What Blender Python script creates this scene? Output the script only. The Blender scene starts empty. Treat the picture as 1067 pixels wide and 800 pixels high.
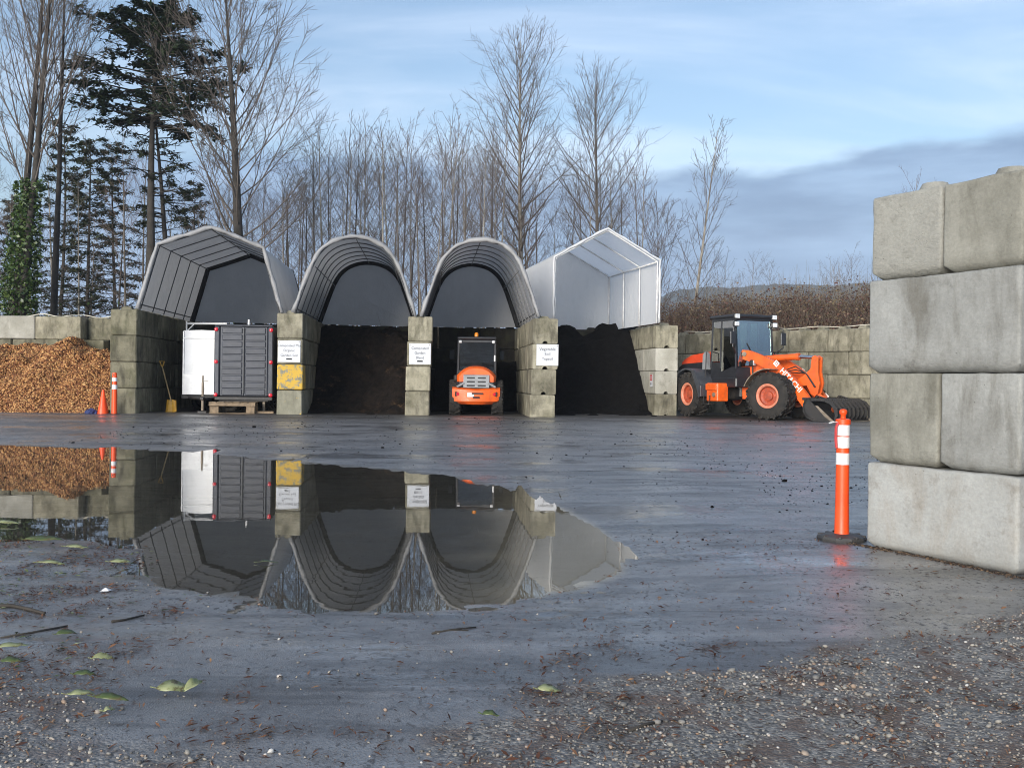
import bpy, bmesh, math, random
import numpy as np
from mathutils import Vector, Matrix, Euler

R = math.radians
scene = bpy.context.scene
COL = scene.collection
random.seed(7)

# ------------------------------------------------------------------ camera
CAM_Z, FPX, ROLL, V0 = 1.38, 1036.0, 0.0128, -3.0      # eye height (m), focal length (photo px), roll, horizon offset
cam_d = bpy.data.cameras.new('camera')
cam = bpy.data.objects.new('camera', cam_d); COL.objects.link(cam)
cam_d.sensor_fit = 'HORIZONTAL'; cam_d.sensor_width = 36.0; cam_d.lens = 36.0 * FPX / 1067.0
cam_d.clip_start = 0.1; cam_d.clip_end = 9000
cam.matrix_world = (Matrix.Translation((0, 0, CAM_Z)) @ Matrix.Rotation(math.pi / 2 - 3.0 / FPX, 4, 'X')
                    @ Matrix.Rotation(ROLL, 4, 'Z'))
scene.camera = cam

# ------------------------------------------------------------------ render / exposure
scene.render.engine = 'CYCLES'
scene.cycles.use_denoising = True
scene.cycles.filter_width = 1.0
scene.cycles.max_bounces = 7
scene.cycles.transparent_max_bounces = 12
scene.cycles.volume_bounces = 0
scene.view_settings.view_transform = 'Standard'
scene.view_settings.look = 'None'
scene.view_settings.gamma = 1.0
scene.view_settings.use_curve_mapping = False
scene.view_settings.exposure = 1.75

# ------------------------------------------------------------------ node helper
class NT:
    def __init__(self, tree):
        self.t = tree; tree.nodes.clear()
    def n(self, kind, ins=None, **props):
        nd = self.t.nodes.new(kind)
        for k, v in props.items(): setattr(nd, k, v)
        for k, v in (ins or {}).items(): self.set(nd, k, v)
        return nd
    def set(self, nd, k, v):
        s = nd.inputs[k]
        if isinstance(v, bpy.types.NodeSocket): self.t.links.new(v, s)
        elif isinstance(v, bpy.types.Node): self.t.links.new(v.outputs[0], s)
        else:
            if hasattr(s.default_value, '__len__') and hasattr(v, '__len__') and len(s.default_value) == 4 and len(v) == 3: v = (*v, 1)
            s.default_value = v
    def math(self, op, a, b=0.5, c=None, clamp=False):
        nd = self.n('ShaderNodeMath', operation=op, use_clamp=clamp)
        self.set(nd, 0, a); self.set(nd, 1, b)
        if c is not None: self.set(nd, 2, c)
        return nd.outputs[0]
    def mix(self, f, a, b, blend='MIX'):
        nd = self.n('ShaderNodeMix', data_type='RGBA', blend_type=blend)
        self.set(nd, 0, f); self.set(nd, 6, a); self.set(nd, 7, b)
        return nd.outputs[2]
    def rng(self, v, a, b, c=0.0, d=1.0, smooth=True):
        nd = self.n('ShaderNodeMapRange', interpolation_type='SMOOTHSTEP' if smooth else 'LINEAR')
        for i, x in enumerate((v, a, b, c, d)): self.set(nd, i, x)
        return nd.outputs[0]
    def noise(self, vec, scale, detail=4, rough=0.55, w=None, dist=0.0):
        nd = self.n('ShaderNodeTexNoise', noise_dimensions='4D' if w is not None else '3D')
        self.set(nd, 'Vector', vec); self.set(nd, 'Scale', scale); self.set(nd, 'Detail', detail); self.set(nd, 'Roughness', rough); self.set(nd, 'Distortion', dist)
        if w is not None: self.set(nd, 'W', w)
        return nd.outputs[0]
    def scale(self, vec, s):
        nd = self.n('ShaderNodeMapping'); self.set(nd, 'Vector', vec); self.set(nd, 'Scale', s)
        return nd.outputs[0]
    def bump(self, h, strength=0.3, dist=0.01, normal=None):
        nd = self.n('ShaderNodeBump'); self.set(nd, 'Height', h); self.set(nd, 'Strength', strength); self.set(nd, 'Distance', dist)
        if normal is not None: self.set(nd, 'Normal', normal)
        return nd.outputs[0]

# ------------------------------------------------------------------ sky + sun
SUN_EL, SUN_AZ = R(11), R(205)           # azimuth clockwise from +Y: the sun stands behind the camera, to the left
world = bpy.data.worlds.new('World'); scene.world = world; world.use_nodes = True
W = NT(world.node_tree)
sky = W.n('ShaderNodeTexSky', sky_type='NISHITA', sun_disc=False, sun_elevation=SUN_EL, sun_rotation=SUN_AZ,
          air_density=1.0, dust_density=1.4, ozone_density=1.6)
tc = W.n('ShaderNodeTexCoord').outputs['Generated']
sep = W.n('ShaderNodeSeparateXYZ', {0: tc})
zz = W.math('MAXIMUM', sep.outputs[2], 0.0)
inv = W.math('DIVIDE', 1.0, W.math('ADD', zz, 0.16))
plane = W.n('ShaderNodeVectorMath', {0: tc}, operation='SCALE'); W.set(plane, 'Scale', inv)
thin = W.noise(W.scale(plane.outputs[0], (0.8, 1.9, 1.0)), 0.9, 6, 0.58, dist=0.6)
thin_m = W.rng(thin, 0.36, 0.74)
bank_n = W.noise(W.scale(tc, (2.2, 2.2, 7.0)), 1.6, 6, 0.55)
edge = W.math('ADD', W.math('MULTIPLY_ADD', sep.outputs[0], 0.05, 0.212), W.math('MULTIPLY', W.math('SUBTRACT', bank_n, 0.5), 0.2))
bank_m = W.rng(W.math('SUBTRACT', edge, zz), -0.010, 0.028)
tex2 = W.noise(W.scale(tc, (1.5, 1.5, 9.0)), 4.0, 5, 0.6)
sky_c = W.n('ShaderNodeMix', data_type='RGBA', blend_type='MULTIPLY'); W.set(sky_c, 0, 1.0); W.set(sky_c, 6, sky.outputs[0]); W.set(sky_c, 7, (0.56, 0.56, 0.585))
thin_c = W.mix(W.math('MULTIPLY', thin_m, 0.5), sky_c.outputs[2], (3.0, 3.3, 3.85))
bank_c = W.mix(W.rng(tex2, 0.3, 0.75), (0.56, 0.90, 1.45), (1.05, 1.55, 2.25))
low = W.rng(zz, 0.0, 0.16)
bank_c2 = W.mix(low, (0.8, 1.35, 2.25), bank_c)
full = W.mix(W.math('MULTIPLY', bank_m, 0.94), thin_c, bank_c2)
bg = W.n('ShaderNodeBackground', {'Color': full, 'Strength': 0.12})
wo = W.n('ShaderNodeOutputWorld', {'Surface': bg})

sun_d = bpy.data.lights.new('sun', 'SUN'); sun_d.energy = 1.6; sun_d.angle = R(28); sun_d.color = (1.0, 0.965, 0.91)
sun = bpy.data.objects.new('sun', sun_d); COL.objects.link(sun)
sv = Vector((math.sin(SUN_AZ) * math.cos(SUN_EL), math.cos(SUN_AZ) * math.cos(SUN_EL), math.sin(SUN_EL)))
sun.rotation_euler = (-sv).to_track_quat('-Z', 'Y').to_euler()

# ------------------------------------------------------------------ small tools
def px_ray(px, py):
    u, v = px - 533.5, py - 400.0
    c, s = math.cos(ROLL), math.sin(ROLL)
    return u * c + v * s, -u * s + v * c - V0
def ground_pt(px, py, z=0.0):                          # where a sight line meets the level z
    u, v = px_ray(px, py)
    d = (CAM_Z - z) * FPX / v
    return Vector((u * d / FPX, d, z))
def at(px, py, d):
    u, v = px_ray(px, py)
    return Vector((u * d / FPX, d, CAM_Z - v * d / FPX))

def hash2(ix, iy, seed):
    n = (ix.astype(np.int64) * 374761393 + iy.astype(np.int64) * 668265263 + seed * 1442695041) & 0xffffffff
    n = ((n ^ (n >> 13)) * 1274126177) & 0xffffffff
    return ((n ^ (n >> 16)) & 0xffff) / 65535.0
def vnoise(x, y, seed=0):
    x = np.asarray(x, float); y = np.asarray(y, float)
    ix, iy = np.floor(x), np.floor(y); fx, fy = x - ix, y - iy
    fx = fx * fx * (3 - 2 * fx); fy = fy * fy * (3 - 2 * fy)
    a, b = hash2(ix, iy, seed), hash2(ix + 1, iy, seed); c, d = hash2(ix, iy + 1, seed), hash2(ix + 1, iy + 1, seed)
    return (a + (b - a) * fx) * (1 - fy) + (c + (d - c) * fx) * fy
def fbm(x, y, seed=0, oct=4):
    t, a, s = 0, 0.5, 0
    x = np.asarray(x, float); y = np.asarray(y, float)
    for k in range(oct):
        t = t + a * vnoise(x, y, seed + k); s += a; a *= 0.5; x = x * 2.03 + 17.1; y = y * 2.03 + 5.7
    return t / s
def signed_dist(X, Y, poly):                           # negative inside
    X = np.asarray(X, float); Y = np.asarray(Y, float)
    best = np.full(X.shape, 1e9); inside = np.zeros(X.shape, bool)
    n = len(poly)
    for i in range(n):
        ax, ay = poly[i][0], poly[i][1]; bx, by = poly[(i + 1) % n][0], poly[(i + 1) % n][1]
        ex, ey = bx - ax, by - ay
        t = np.clip(((X - ax) * ex + (Y - ay) * ey) / (ex * ex + ey * ey + 1e-12), 0, 1)
        best = np.minimum(best, (X - ax - t * ex) ** 2 + (Y - ay - t * ey) ** 2)
        cond = ((ay > Y) != (by > Y)) & (X < (bx - ax) * (Y - ay) / (by - ay + 1e-12) + ax)
        inside ^= cond
    d = np.sqrt(best)
    return np.where(inside, -d, d)
def sstep(a, b, x):
    t = np.clip((np.asarray(x, float) - a) / (b - a), 0, 1)
    return t * t * (3 - 2 * t)

def link_obj(name, me, mat=None, parent=None, smooth=False):
    o = bpy.data.objects.new(name, me); COL.objects.link(o)
    if mat is not None:
        me.materials.clear(); me.materials.append(mat)
    if smooth: me.polygons.foreach_set('use_smooth', [True] * len(me.polygons))
    if parent is not None: o.parent = parent
    return o
def tag(o, label, cat, group=None, kind=None):
    if label: o['label'] = label
    if cat: o['category'] = cat
    if group: o['group'] = group
    if kind: o['kind'] = kind
    return o
def empty(name, loc, rz=0.0, label=None, cat=None, group=None):
    o = bpy.data.objects.new(name, None); COL.objects.link(o)
    o.empty_display_size = 0.2; o.location = loc; o.rotation_euler = (0, 0, rz)
    return tag(o, label, cat, group)
def structure(o):
    o['kind'] = 'structure'; return o

class MB:
    """collects shapes, then links them as one mesh object"""
    def __init__(self, T=None): self.v = []; self.f = []; self.T = T or Matrix.Identity(4)
    def add(self, vs, fs, T=None):
        b = len(self.v); M = self.T @ T if T is not None else self.T
        self.v += [tuple(M @ Vector(p)) for p in vs]
        self.f += [tuple(i + b for i in f) for f in fs]
        return self
    def box(self, c, s, ch=0.0, rot=None, jit=0.0):
        hx, hy, hz = s[0] / 2, s[1] / 2, s[2] / 2
        T = Matrix.Translation(c) @ (rot.to_matrix().to_4x4() if rot is not None else Matrix.Identity(4))
        if ch <= 0:
            vs = [(x, y, z) for x in (-hx, hx) for y in (-hy, hy) for z in (-hz, hz)]
            return self.add(vs, [(0, 1, 3, 2), (4, 6, 7, 5), (0, 4, 5, 1), (2, 3, 7, 6), (0, 2, 6, 4), (1, 5, 7, 3)], T)
        vs, idx = [], {}
        for sx in (-1, 1):
            for sy in (-1, 1):
                for sz in (-1, 1):
                    j = [random.uniform(-jit, jit) for _ in range(3)] if jit else (0, 0, 0)
                    for a in range(3):
                        p = [sx * (hx - ch) + j[0], sy * (hy - ch) + j[1], sz * (hz - ch) + j[2]]
                        p[a] += ch * (sx, sy, sz)[a]
                        idx[(sx, sy, sz, a)] = len(vs); vs.append(p)
        fs = []
        for a in range(3):
            b, c2 = [(1, 2), (0, 2), (0, 1)][a]
            for s0 in (-1, 1):
                q = []
                for (sb, sc) in ((-1, -1), (1, -1), (1, 1), (-1, 1)):
                    k = [0, 0, 0]; k[a] = s0; k[b] = sb; k[c2] = sc
                    q.append(idx[(*k, a)])
                flip = (s0 < 0) ^ (a == 1)
                fs.append(tuple(reversed(q)) if flip else tuple(q))
        for a in range(3):
            b, c2 = [(1, 2), (0, 2), (0, 1)][a]
            for sb in (-1, 1):
                for sc in (-1, 1):
                    k0 = [0, 0, 0]; k0[a] = -1; k0[b] = sb; k0[c2] = sc
                    k1 = list(k0); k1[a] = 1
                    fs.append((idx[(*k0, b)], idx[(*k1, b)], idx[(*k1, c2)], idx[(*k0, c2)]))
        for sx in (-1, 1):
            for sy in (-1, 1):
                for sz in (-1, 1): fs.append((idx[(sx, sy, sz, 0)], idx[(sx, sy, sz, 1)], idx[(sx, sy, sz, 2)]))
        return self.add(vs, fs, T)
    def prism(self, prof, y0, y1, T=None):             # profile in XZ pulled along Y
        n = len(prof)
        vs = [(x, y0, z) for x, z in prof] + [(x, y1, z) for x, z in prof]
        fs = [tuple(range(n)), tuple(range(2 * n - 1, n - 1, -1))] + [(i, i + n, (i + 1) % n + n, (i + 1) % n) for i in range(n)]
        return self.add(vs, fs, T)
    def tube(self, pts, rad, n=6, cap=True, T=None):
        pts = [Vector(p) for p in pts]
        if not hasattr(rad, '__len__'): rad = [rad] * len(pts)
        vs, fs = [], []
        prev = None
        for i, p in enumerate(pts):
            d = (pts[min(i + 1, len(pts) - 1)] - pts[max(i - 1, 0)])
            if d.length < 1e-9: d = Vector((0, 0, 1))
            d.normalize()
            if prev is None:
                a = d.cross(Vector((0, 0, 1)) if abs(d.z) < 0.9 else Vector((1, 0, 0)))
            else:
                a = prev - d * prev.dot(d)
            a.normalize(); prev = a; b = d.cross(a)
            for k in range(n):
                t = 2 * math.pi * k / n
                vs.append(p + (a * math.cos(t) + b * math.sin(t)) * rad[i])
        for i in range(len(pts) - 1):
            for k in range(n):
                fs.append((i * n + k, i * n + (k + 1) % n, (i + 1) * n + (k + 1) % n, (i + 1) * n + k))
        if cap and n > 2:
            fs.append(tuple(range(n - 1, -1, -1))); m = (len(pts) - 1) * n
            fs.append(tuple(range(m, m + n)))
        return self.add(vs, fs, T)
    def lathe(self, prof, n=24, axis='Y', T=None, closed=False, cap=True):   # profile of (radius, along axis)
        vs, fs = [], []
        for r, h in prof:
            for k in range(n):
                t = 2 * math.pi * k / n; c, s = r * math.cos(t), r * math.sin(t)
                vs.append((c, h, s) if axis == 'Y' else (c, s, h))
        m = len(prof)
        for i in range(m if closed else m - 1):
            for k in range(n):
                j = (i + 1) % m
                fs.append((i * n + k, i * n + (k + 1) % n, j * n + (k + 1) % n, j * n + k))
        if not closed and cap:
            if prof[0][0] > 1e-6: fs.append(tuple(range(n)))
            if prof[-1][0] > 1e-6: fs.append(tuple(range((m - 1) * n + n - 1, (m - 1) * n - 1, -1)))
        return self.add(vs, fs, T)
    def build(self, name, mat=None, parent=None, smooth=False, recalc=True):
        me = bpy.data.meshes.new(name); me.from_pydata(self.v, [], self.f); me.validate()
        if recalc:
            bm = bmesh.new(); bm.from_mesh(me); bmesh.ops.recalc_face_normals(bm, faces=bm.faces); bm.to_mesh(me); bm.free()
        me.update()
        o = link_obj(name, me, mat, parent, smooth)
        return o
def smooth_angle(o, ang=35):
    me = o.data
    me.polygons.foreach_set('use_smooth', [True] * len(me.polygons))
    bm = bmesh.new(); bm.from_mesh(me)
    for e in bm.edges:
        if len(e.link_faces) == 2 and e.calc_face_angle(0) > R(ang): e.smooth = False
    bm.to_mesh(me); bm.free()
    return o
def fast_mesh(name, V, F):                             # arrays: V (n,3), F (m,3|4)
    me = bpy.data.meshes.new(name)
    V = np.asarray(V, np.float32); F = np.asarray(F, np.int32); k = F.shape[1]
    me.vertices.add(len(V)); me.vertices.foreach_set('co', V.ravel())
    me.loops.add(F.size); me.loops.foreach_set('vertex_index', F.ravel())
    me.polygons.add(len(F)); me.polygons.foreach_set('loop_start', np.arange(0, F.size, k, dtype=np.int32))
    me.update(calc_edges=True)
    return me
def text_mesh(body, size, depth=0.002, align='CENTER', space=1.0, bold=0.0):
    cu = bpy.data.curves.new('lettering', 'FONT'); cu.body = body; cu.size = size; cu.extrude = depth
    cu.align_x = align; cu.align_y = 'CENTER'; cu.resolution_u = 3; cu.offset = bold; cu.space_line = 1.15 * space
    o = bpy.data.objects.new('lettering', cu); COL.objects.link(o)
    dg = bpy.context.evaluated_depsgraph_get(); dg.update()
    me = bpy.data.meshes.new_from_object(o.evaluated_get(dg))
    bpy.data.objects.remove(o); bpy.data.curves.remove(cu)
    return me

# ------------------------------------------------------------------ materials
MATS = {}
def new_mat(name):
    m = bpy.data.materials.new(name); m.use_nodes = True; MATS[name] = m
    return m, NT(m.node_tree)
def finish(t, bsdf, disp=None):
    t.n('ShaderNodeOutputMaterial', {'Surface': bsdf.outputs[0]})
def plain(name, col, rough=0.5, metal=0.0, col2=None, scale=6.0, bump=0.0, bscale=60.0, spec=0.5, coat=0.0, grime=0.0, grime_col=(0.09, 0.075, 0.055)):
    m, t = new_mat(name)
    oc = t.n('ShaderNodeTexCoord').outputs['Object']
    c2 = col2 or tuple(x * 0.72 for x in col)
    f = t.rng(t.noise(oc, scale, 5, 0.6), 0.3, 0.72)
    c = t.mix(f, c2, col)
    ro = t.math('ADD', rough, t.math('MULTIPLY', t.math('SUBTRACT', t.noise(oc, scale * 2.3, 4), 0.5), 0.25), clamp=True)
    if grime:
        g = t.rng(t.noise(t.scale(oc, (1, 1, 0.5)), scale * 1.4, 6, 0.7), 0.5, 0.78)
        g = t.math('MULTIPLY', g, grime)
        c = t.mix(g, c, grime_col); ro = t.math('MAXIMUM', ro, t.math('MULTIPLY', g, 0.8))
    b = t.n('ShaderNodeBsdfPrincipled', {'Base Color': c, 'Roughness': ro, 'Metallic': metal, 'Specular IOR Level': spec, 'Coat Weight': coat})
    if bump: t.set(b, 'Normal', t.bump(t.noise(oc, bscale, 4), bump, 0.01))
    finish(t, b)
    return m
def island(name, ramp, rough=0.7, bump=0.0, trans=0.0, spec=0.4):
    m, t = new_mat(name)
    r = t.n('ShaderNodeNewGeometry').outputs['Random Per Island']
    cr = t.n('ShaderNodeValToRGB', {0: r}); cr.color_ramp.interpolation = 'LINEAR'
    el = cr.color_ramp.elements
    for i, (p, c) in enumerate(ramp):
        e = el[i] if i < 2 else el.new(p)
        e.position = p; e.color = (*c, 1)
    b = t.n('ShaderNodeBsdfPrincipled', {'Base Color': cr.outputs[0], 'Roughness': rough, 'Specular IOR Level': spec})
    if trans:
        tr = t.n('ShaderNodeBsdfTranslucent', {'Color': cr.outputs[0]})
        b = t.n('ShaderNodeMixShader', {0: trans, 1: b.outputs[0], 2: tr.outputs[0]})
    finish(t, b)
    return m

def concrete(name, light, dark, stain, moss=0.0, streak=0.5, bump=0.35, rough=0.85, paint=None, var=0.35):
    m, t = new_mat(name)
    oc = t.n('ShaderNodeTexCoord').outputs['Object']
    rnd = t.n('ShaderNodeObjectInfo').outputs['Random']
    w = t.math('MULTIPLY', rnd, 37.0)
    big = t.rng(t.noise(oc, 1.7, 6, 0.62, w=w), 0.28, 0.72)
    c = t.mix(big, dark, light)
    st = t.rng(t.noise(t.scale(oc, (2.3, 2.3, 0.7)), 1.5, 7, 0.68, w=w, dist=0.4), 0.43, 0.68)
    c = t.mix(t.math('MULTIPLY', st, streak), c, stain)
    bl = t.rng(t.noise(oc, 4.2, 7, 0.7, w=t.math('ADD', w, 9.0)), 0.54, 0.7)
    c = t.mix(t.math('MULTIPLY', bl, 0.45), c, tuple(x * 0.55 for x in stain))
    lime = t.rng(t.noise(t.scale(oc, (2.2, 2.2, 1.0)), 1.9, 5, 0.6, w=t.math('ADD', w, 21.0)), 0.56, 0.78)
    c = t.mix(t.math('MULTIPLY', lime, 0.5), c, tuple(min(1, x * 1.32) for x in light))
    fine = t.noise(oc, 46, 5, 0.7)
    c = t.mix(0.32, c, t.mix(t.rng(fine, 0.25, 0.75), (0.35, 0.35, 0.35), (0.68, 0.68, 0.68)), 'OVERLAY')
    ck = t.n('ShaderNodeTexVoronoi', {'Vector': t.n('ShaderNodeVectorMath', {0: t.scale(oc, (0.5, 0.5, 3.2)), 1: t.n('ShaderNodeTexNoise', {'Vector': oc, 'Scale': 1.3, 'Detail': 6.0}).outputs['Color']}, operation='ADD').outputs[0], 'Scale': 0.9}, feature='DISTANCE_TO_EDGE').outputs['Distance']
    crack = t.math('MULTIPLY', t.rng(ck, 0.0, 0.007, 1.0, 0.0), t.rng(t.noise(oc, 1.6, 4, w=w), 0.54, 0.66))
    c = t.mix(t.math('MULTIPLY', crack, 0.4), c, tuple(x * 0.5 for x in stain))
    hole = t.math('MULTIPLY', t.rng(t.n('ShaderNodeTexVoronoi', {'Vector': oc, 'Scale': 17.0}).outputs['Distance'], 0.06, 0.11, 1.0, 0.0), t.rng(t.noise(oc, 3.3, 3, w=w), 0.5, 0.62))
    c = t.mix(t.math('MULTIPLY', hole, 0.7), c, tuple(x * 0.4 for x in stain))
    if moss:
        ms = t.rng(t.noise(oc, 2.1, 7, 0.68, w=t.math('ADD', w, 33.0)), 0.46, 0.66)
        c = t.mix(t.math('MULTIPLY', ms, moss), c, (0.065, 0.066, 0.028))
    if paint:
        pm = t.rng(t.noise(oc, 5.0, 6, 0.7), paint[1], paint[1] + 0.06)
        c = t.mix(pm, c, paint[0])
    val = t.n('ShaderNodeHueSaturation'); t.set(val, 'Color', c)
    t.set(val, 'Value', t.math('MULTIPLY_ADD', t.n('ShaderNodeTexWhiteNoise', {'W': rnd}, noise_dimensions='1D').outputs[0], var, 1.0 - var * 0.55))
    pits = t.n('ShaderNodeTexVoronoi', {'Vector': oc, 'Scale': 34.0}).outputs['Distance']
    pit = t.math('MULTIPLY', t.rng(pits, 0.0, 0.22), 0.35)
    h = t.math('ADD', t.math('ADD', t.math('MULTIPLY', fine, 0.22), t.math('MULTIPLY', pit, 0.5)), t.math('MULTIPLY', t.noise(t.scale(oc, (1, 1, 2.2)), 5.5, 6, 0.65, w=w), 1.3))
    b = t.n('ShaderNodeBsdfPrincipled', {'Base Color': val.outputs[0], 'Roughness': rough, 'Specular IOR Level': 0.35, 'Normal': t.bump(h, bump, 0.02)})
    finish(t, b)
    return m

concrete('concrete_near', (0.35, 0.352, 0.33), (0.23, 0.23, 0.212), (0.125, 0.115, 0.092), streak=0.7, bump=0.5, var=0.25)
concrete('concrete_near_tan', (0.30, 0.292, 0.25), (0.175, 0.17, 0.14), (0.10, 0.093, 0.07), streak=0.6, bump=0.45, var=0.1)
concrete('concrete_near_pale', (0.38, 0.382, 0.36), (0.29, 0.29, 0.27), (0.25, 0.205, 0.15), streak=0.45, bump=0.35, var=0.1)
concrete('concrete_near_rough', (0.30, 0.295, 0.26), (0.225, 0.22, 0.195), (0.18, 0.17, 0.14), streak=0.2, bump=1.0, var=0.1)
concrete('concrete_bay', (0.34, 0.315, 0.235), (0.15, 0.137, 0.095), (0.04, 0.036, 0.025), moss=0.3, streak=0.7)
concrete('concrete_mossy', (0.24, 0.222, 0.155), (0.10, 0.093, 0.062), (0.035, 0.032, 0.021), moss=0.4, streak=0.8)
concrete('concrete_bay_shade', (0.045, 0.042, 0.032), (0.018, 0.016, 0.013), (0.008, 0.007, 0.006), moss=0.4, streak=0.8)  # dirty back wall blocks, with the bays' shade painted into their colour
concrete('concrete_clean', (0.44, 0.425, 0.37), (0.30, 0.29, 0.24), (0.2, 0.19, 0.15), streak=0.3)
concrete('concrete_yellow', (0.27, 0.26, 0.2), (0.17, 0.165, 0.12), (0.09, 0.085, 0.06), streak=0.5, paint=((0.56, 0.36, 0.06), 0.435))
concrete('concrete_specked', (0.27, 0.26, 0.2), (0.17, 0.165, 0.12), (0.09, 0.085, 0.06), streak=0.5, paint=((0.56, 0.36, 0.06), 0.62))

plain('orange_paint', (0.80, 0.125, 0.012), 0.42, col2=(0.66, 0.09, 0.01), scale=3, coat=0.1, grime=0.55, grime_col=(0.16, 0.075, 0.035))
plain('red_orange_hood', (0.66, 0.075, 0.022), 0.35, col2=(0.55, 0.055, 0.016), scale=3, coat=0.2, grime=0.15)
plain('rim_paint', (0.46, 0.07, 0.02), 0.6, col2=(0.25, 0.045, 0.02), scale=9, grime=0.6, grime_col=(0.2, 0.13, 0.1))
plain('rim_pale', (0.62, 0.23, 0.14), 0.6, col2=(0.5, 0.16, 0.09), scale=9, grime=0.5, grime_col=(0.25, 0.19, 0.15))
plain('dark_body', (0.020, 0.022, 0.027), 0.45, col2=(0.013, 0.014, 0.017), grime=0.12)
plain('fender_grey', (0.05, 0.055, 0.065), 0.45, col2=(0.035, 0.038, 0.045), grime=0.25)
plain('black_steel', (0.014, 0.014, 0.015), 0.5, col2=(0.026, 0.022, 0.019), scale=5, grime=0.25)
plain('worn_steel', (0.32, 0.27, 0.21), 0.5, metal=0.4, col2=(0.18, 0.14, 0.1), grime=0.5)
plain('chrome', (0.65, 0.65, 0.66), 0.16, metal=1.0, col2=(0.55, 0.55, 0.56))
plain('hose_rubber', (0.02, 0.02, 0.02), 0.55)
plain('tyre_rubber', (0.016, 0.0155, 0.015), 0.8, col2=(0.032, 0.028, 0.024), scale=4, bump=0.3, bscale=30, grime=0.35, grime_col=(0.07, 0.06, 0.047), spec=0.3)
plain('grille_grey', (0.26, 0.27, 0.28), 0.5, col2=(0.2, 0.205, 0.21))
plain('lamp_white', (0.75, 0.77, 0.78), 0.15)
plain('lamp_red', (0.55, 0.012, 0.03), 0.2, col2=(0.42, 0.008, 0.02))
plain('lamp_amber', (0.75, 0.24, 0.01), 0.2)
plain('trailer_charcoal', (0.046, 0.052, 0.068), 0.5, col2=(0.036, 0.041, 0.053), scale=2, grime=0.2, grime_col=(0.09, 0.09, 0.1))
plain('trailer_white', (0.86, 0.87, 0.88), 0.35, col2=(0.78, 0.79, 0.79), scale=2, grime=0.25, grime_col=(0.4, 0.38, 0.33))
plain('trailer_guard', (0.52, 0.53, 0.54), 0.35, metal=0.3, col2=(0.42, 0.43, 0.44), grime=0.3, grime_col=(0.3, 0.27, 0.22))
plain('pallet_wood', (0.26, 0.19, 0.12), 0.85, col2=(0.13, 0.095, 0.062), scale=7, bump=0.4, bscale=25)
plain('handle_wood', (0.42, 0.3, 0.13), 0.7, col2=(0.3, 0.2, 0.09))
plain('yellow_plastic', (0.62, 0.33, 0.02), 0.5, grime=0.3)
plain('safety_orange', (0.86, 0.085, 0.012), 0.45, col2=(0.76, 0.07, 0.01), scale=4, grime=0.15, grime_col=(0.35, 0.1, 0.04))
plain('reflective_white', (0.78, 0.78, 0.77), 0.4, col2=(0.68, 0.68, 0.68), grime=0.15, grime_col=(0.4, 0.38, 0.35))
plain('rubber_base', (0.028, 0.028, 0.03), 0.6, col2=(0.05, 0.048, 0.045), grime=0.3)
plain('sign_white', (0.60, 0.615, 0.64), 0.55, col2=(0.55, 0.565, 0.59), spec=0.25)
plain('sign_ink', (0.07, 0.075, 0.085), 0.7)
plain('sign_black', (0.01, 0.01, 0.012), 0.6)
plain('sign_red', (0.55, 0.05, 0.05), 0.5)
plain('letter_white', (0.8, 0.76, 0.72), 0.5)
plain('blue_cloth', (0.035, 0.05, 0.16), 0.9, col2=(0.02, 0.03, 0.1))
plain('frame_pipe', (0.13, 0.132, 0.135), 0.55, metal=0.2)
plain('frame_band', (0.02, 0.02, 0.022), 0.8)
plain('frame_pipe_white', (0.72, 0.72, 0.71), 0.5)
plain('white_cord', (0.62, 0.58, 0.48), 0.7)
plain('seat_dark', (0.02, 0.02, 0.022), 0.7)
plain('scrap_white', (0.75, 0.75, 0.75), 0.6)
plain('bark_brown', (0.058, 0.05, 0.042), 0.9, col2=(0.03, 0.026, 0.021), scale=3, bump=0.5, bscale=12)
plain('bark_grey', (0.15, 0.13, 0.105), 0.9, col2=(0.085, 0.072, 0.058), scale=2.2)
plain('bark_pale', (0.33, 0.30, 0.25), 0.9, col2=(0.15, 0.13, 0.10), scale=2.2)
plain('twig_brown', (0.135, 0.113, 0.095), 0.9, col2=(0.09, 0.074, 0.062))
plain('twig_red', (0.165, 0.122, 0.10), 0.9, col2=(0.11, 0.082, 0.07))
island('conifer_needles', [(0, (0.010, 0.020, 0.010)), (1, (0.045, 0.065, 0.025)), (0.5, (0.022, 0.042, 0.018))], 0.65, trans=0.1)
island('cedar_sprays', [(0, (0.02, 0.028, 0.013)), (1, (0.06, 0.07, 0.03)), (0.5, (0.034, 0.047, 0.02))], 0.7, trans=0.1)
island('ivy_leaves', [(0, (0.018, 0.04, 0.010)), (1, (0.085, 0.12, 0.03)), (0.5, (0.04, 0.075, 0.016))], 0.4, trans=0.15)
island('bramble_leaves', [(0, (0.045, 0.024, 0.018)), (1, (0.24, 0.17, 0.11)), (0.45, (0.14, 0.065, 0.048)), (0.75, (0.15, 0.12, 0.06))], 0.7, trans=0.2)
island('bramble_stems', [(0, (0.075, 0.05, 0.038)), (1, (0.30, 0.24, 0.17)), (0.6, (0.15, 0.1, 0.075))], 0.85)
island('reed_stems', [(0, (0.15, 0.125, 0.085)), (1, (0.34, 0.28, 0.2))], 0.85)
island('wood_chips', [(0, (0.10, 0.04, 0.018)), (1, (0.60, 0.36, 0.15)), (0.3, (0.22, 0.085, 0.035)), (0.65, (0.41, 0.20, 0.07))], 0.8)
island('gravel_stones', [(0, (0.07, 0.067, 0.063)), (1, (0.55, 0.53, 0.49)), (0.4, (0.19, 0.18, 0.165)), (0.75, (0.32, 0.295, 0.25)), (0.93, (0.26, 0.16, 0.10))], 0.55)
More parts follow.
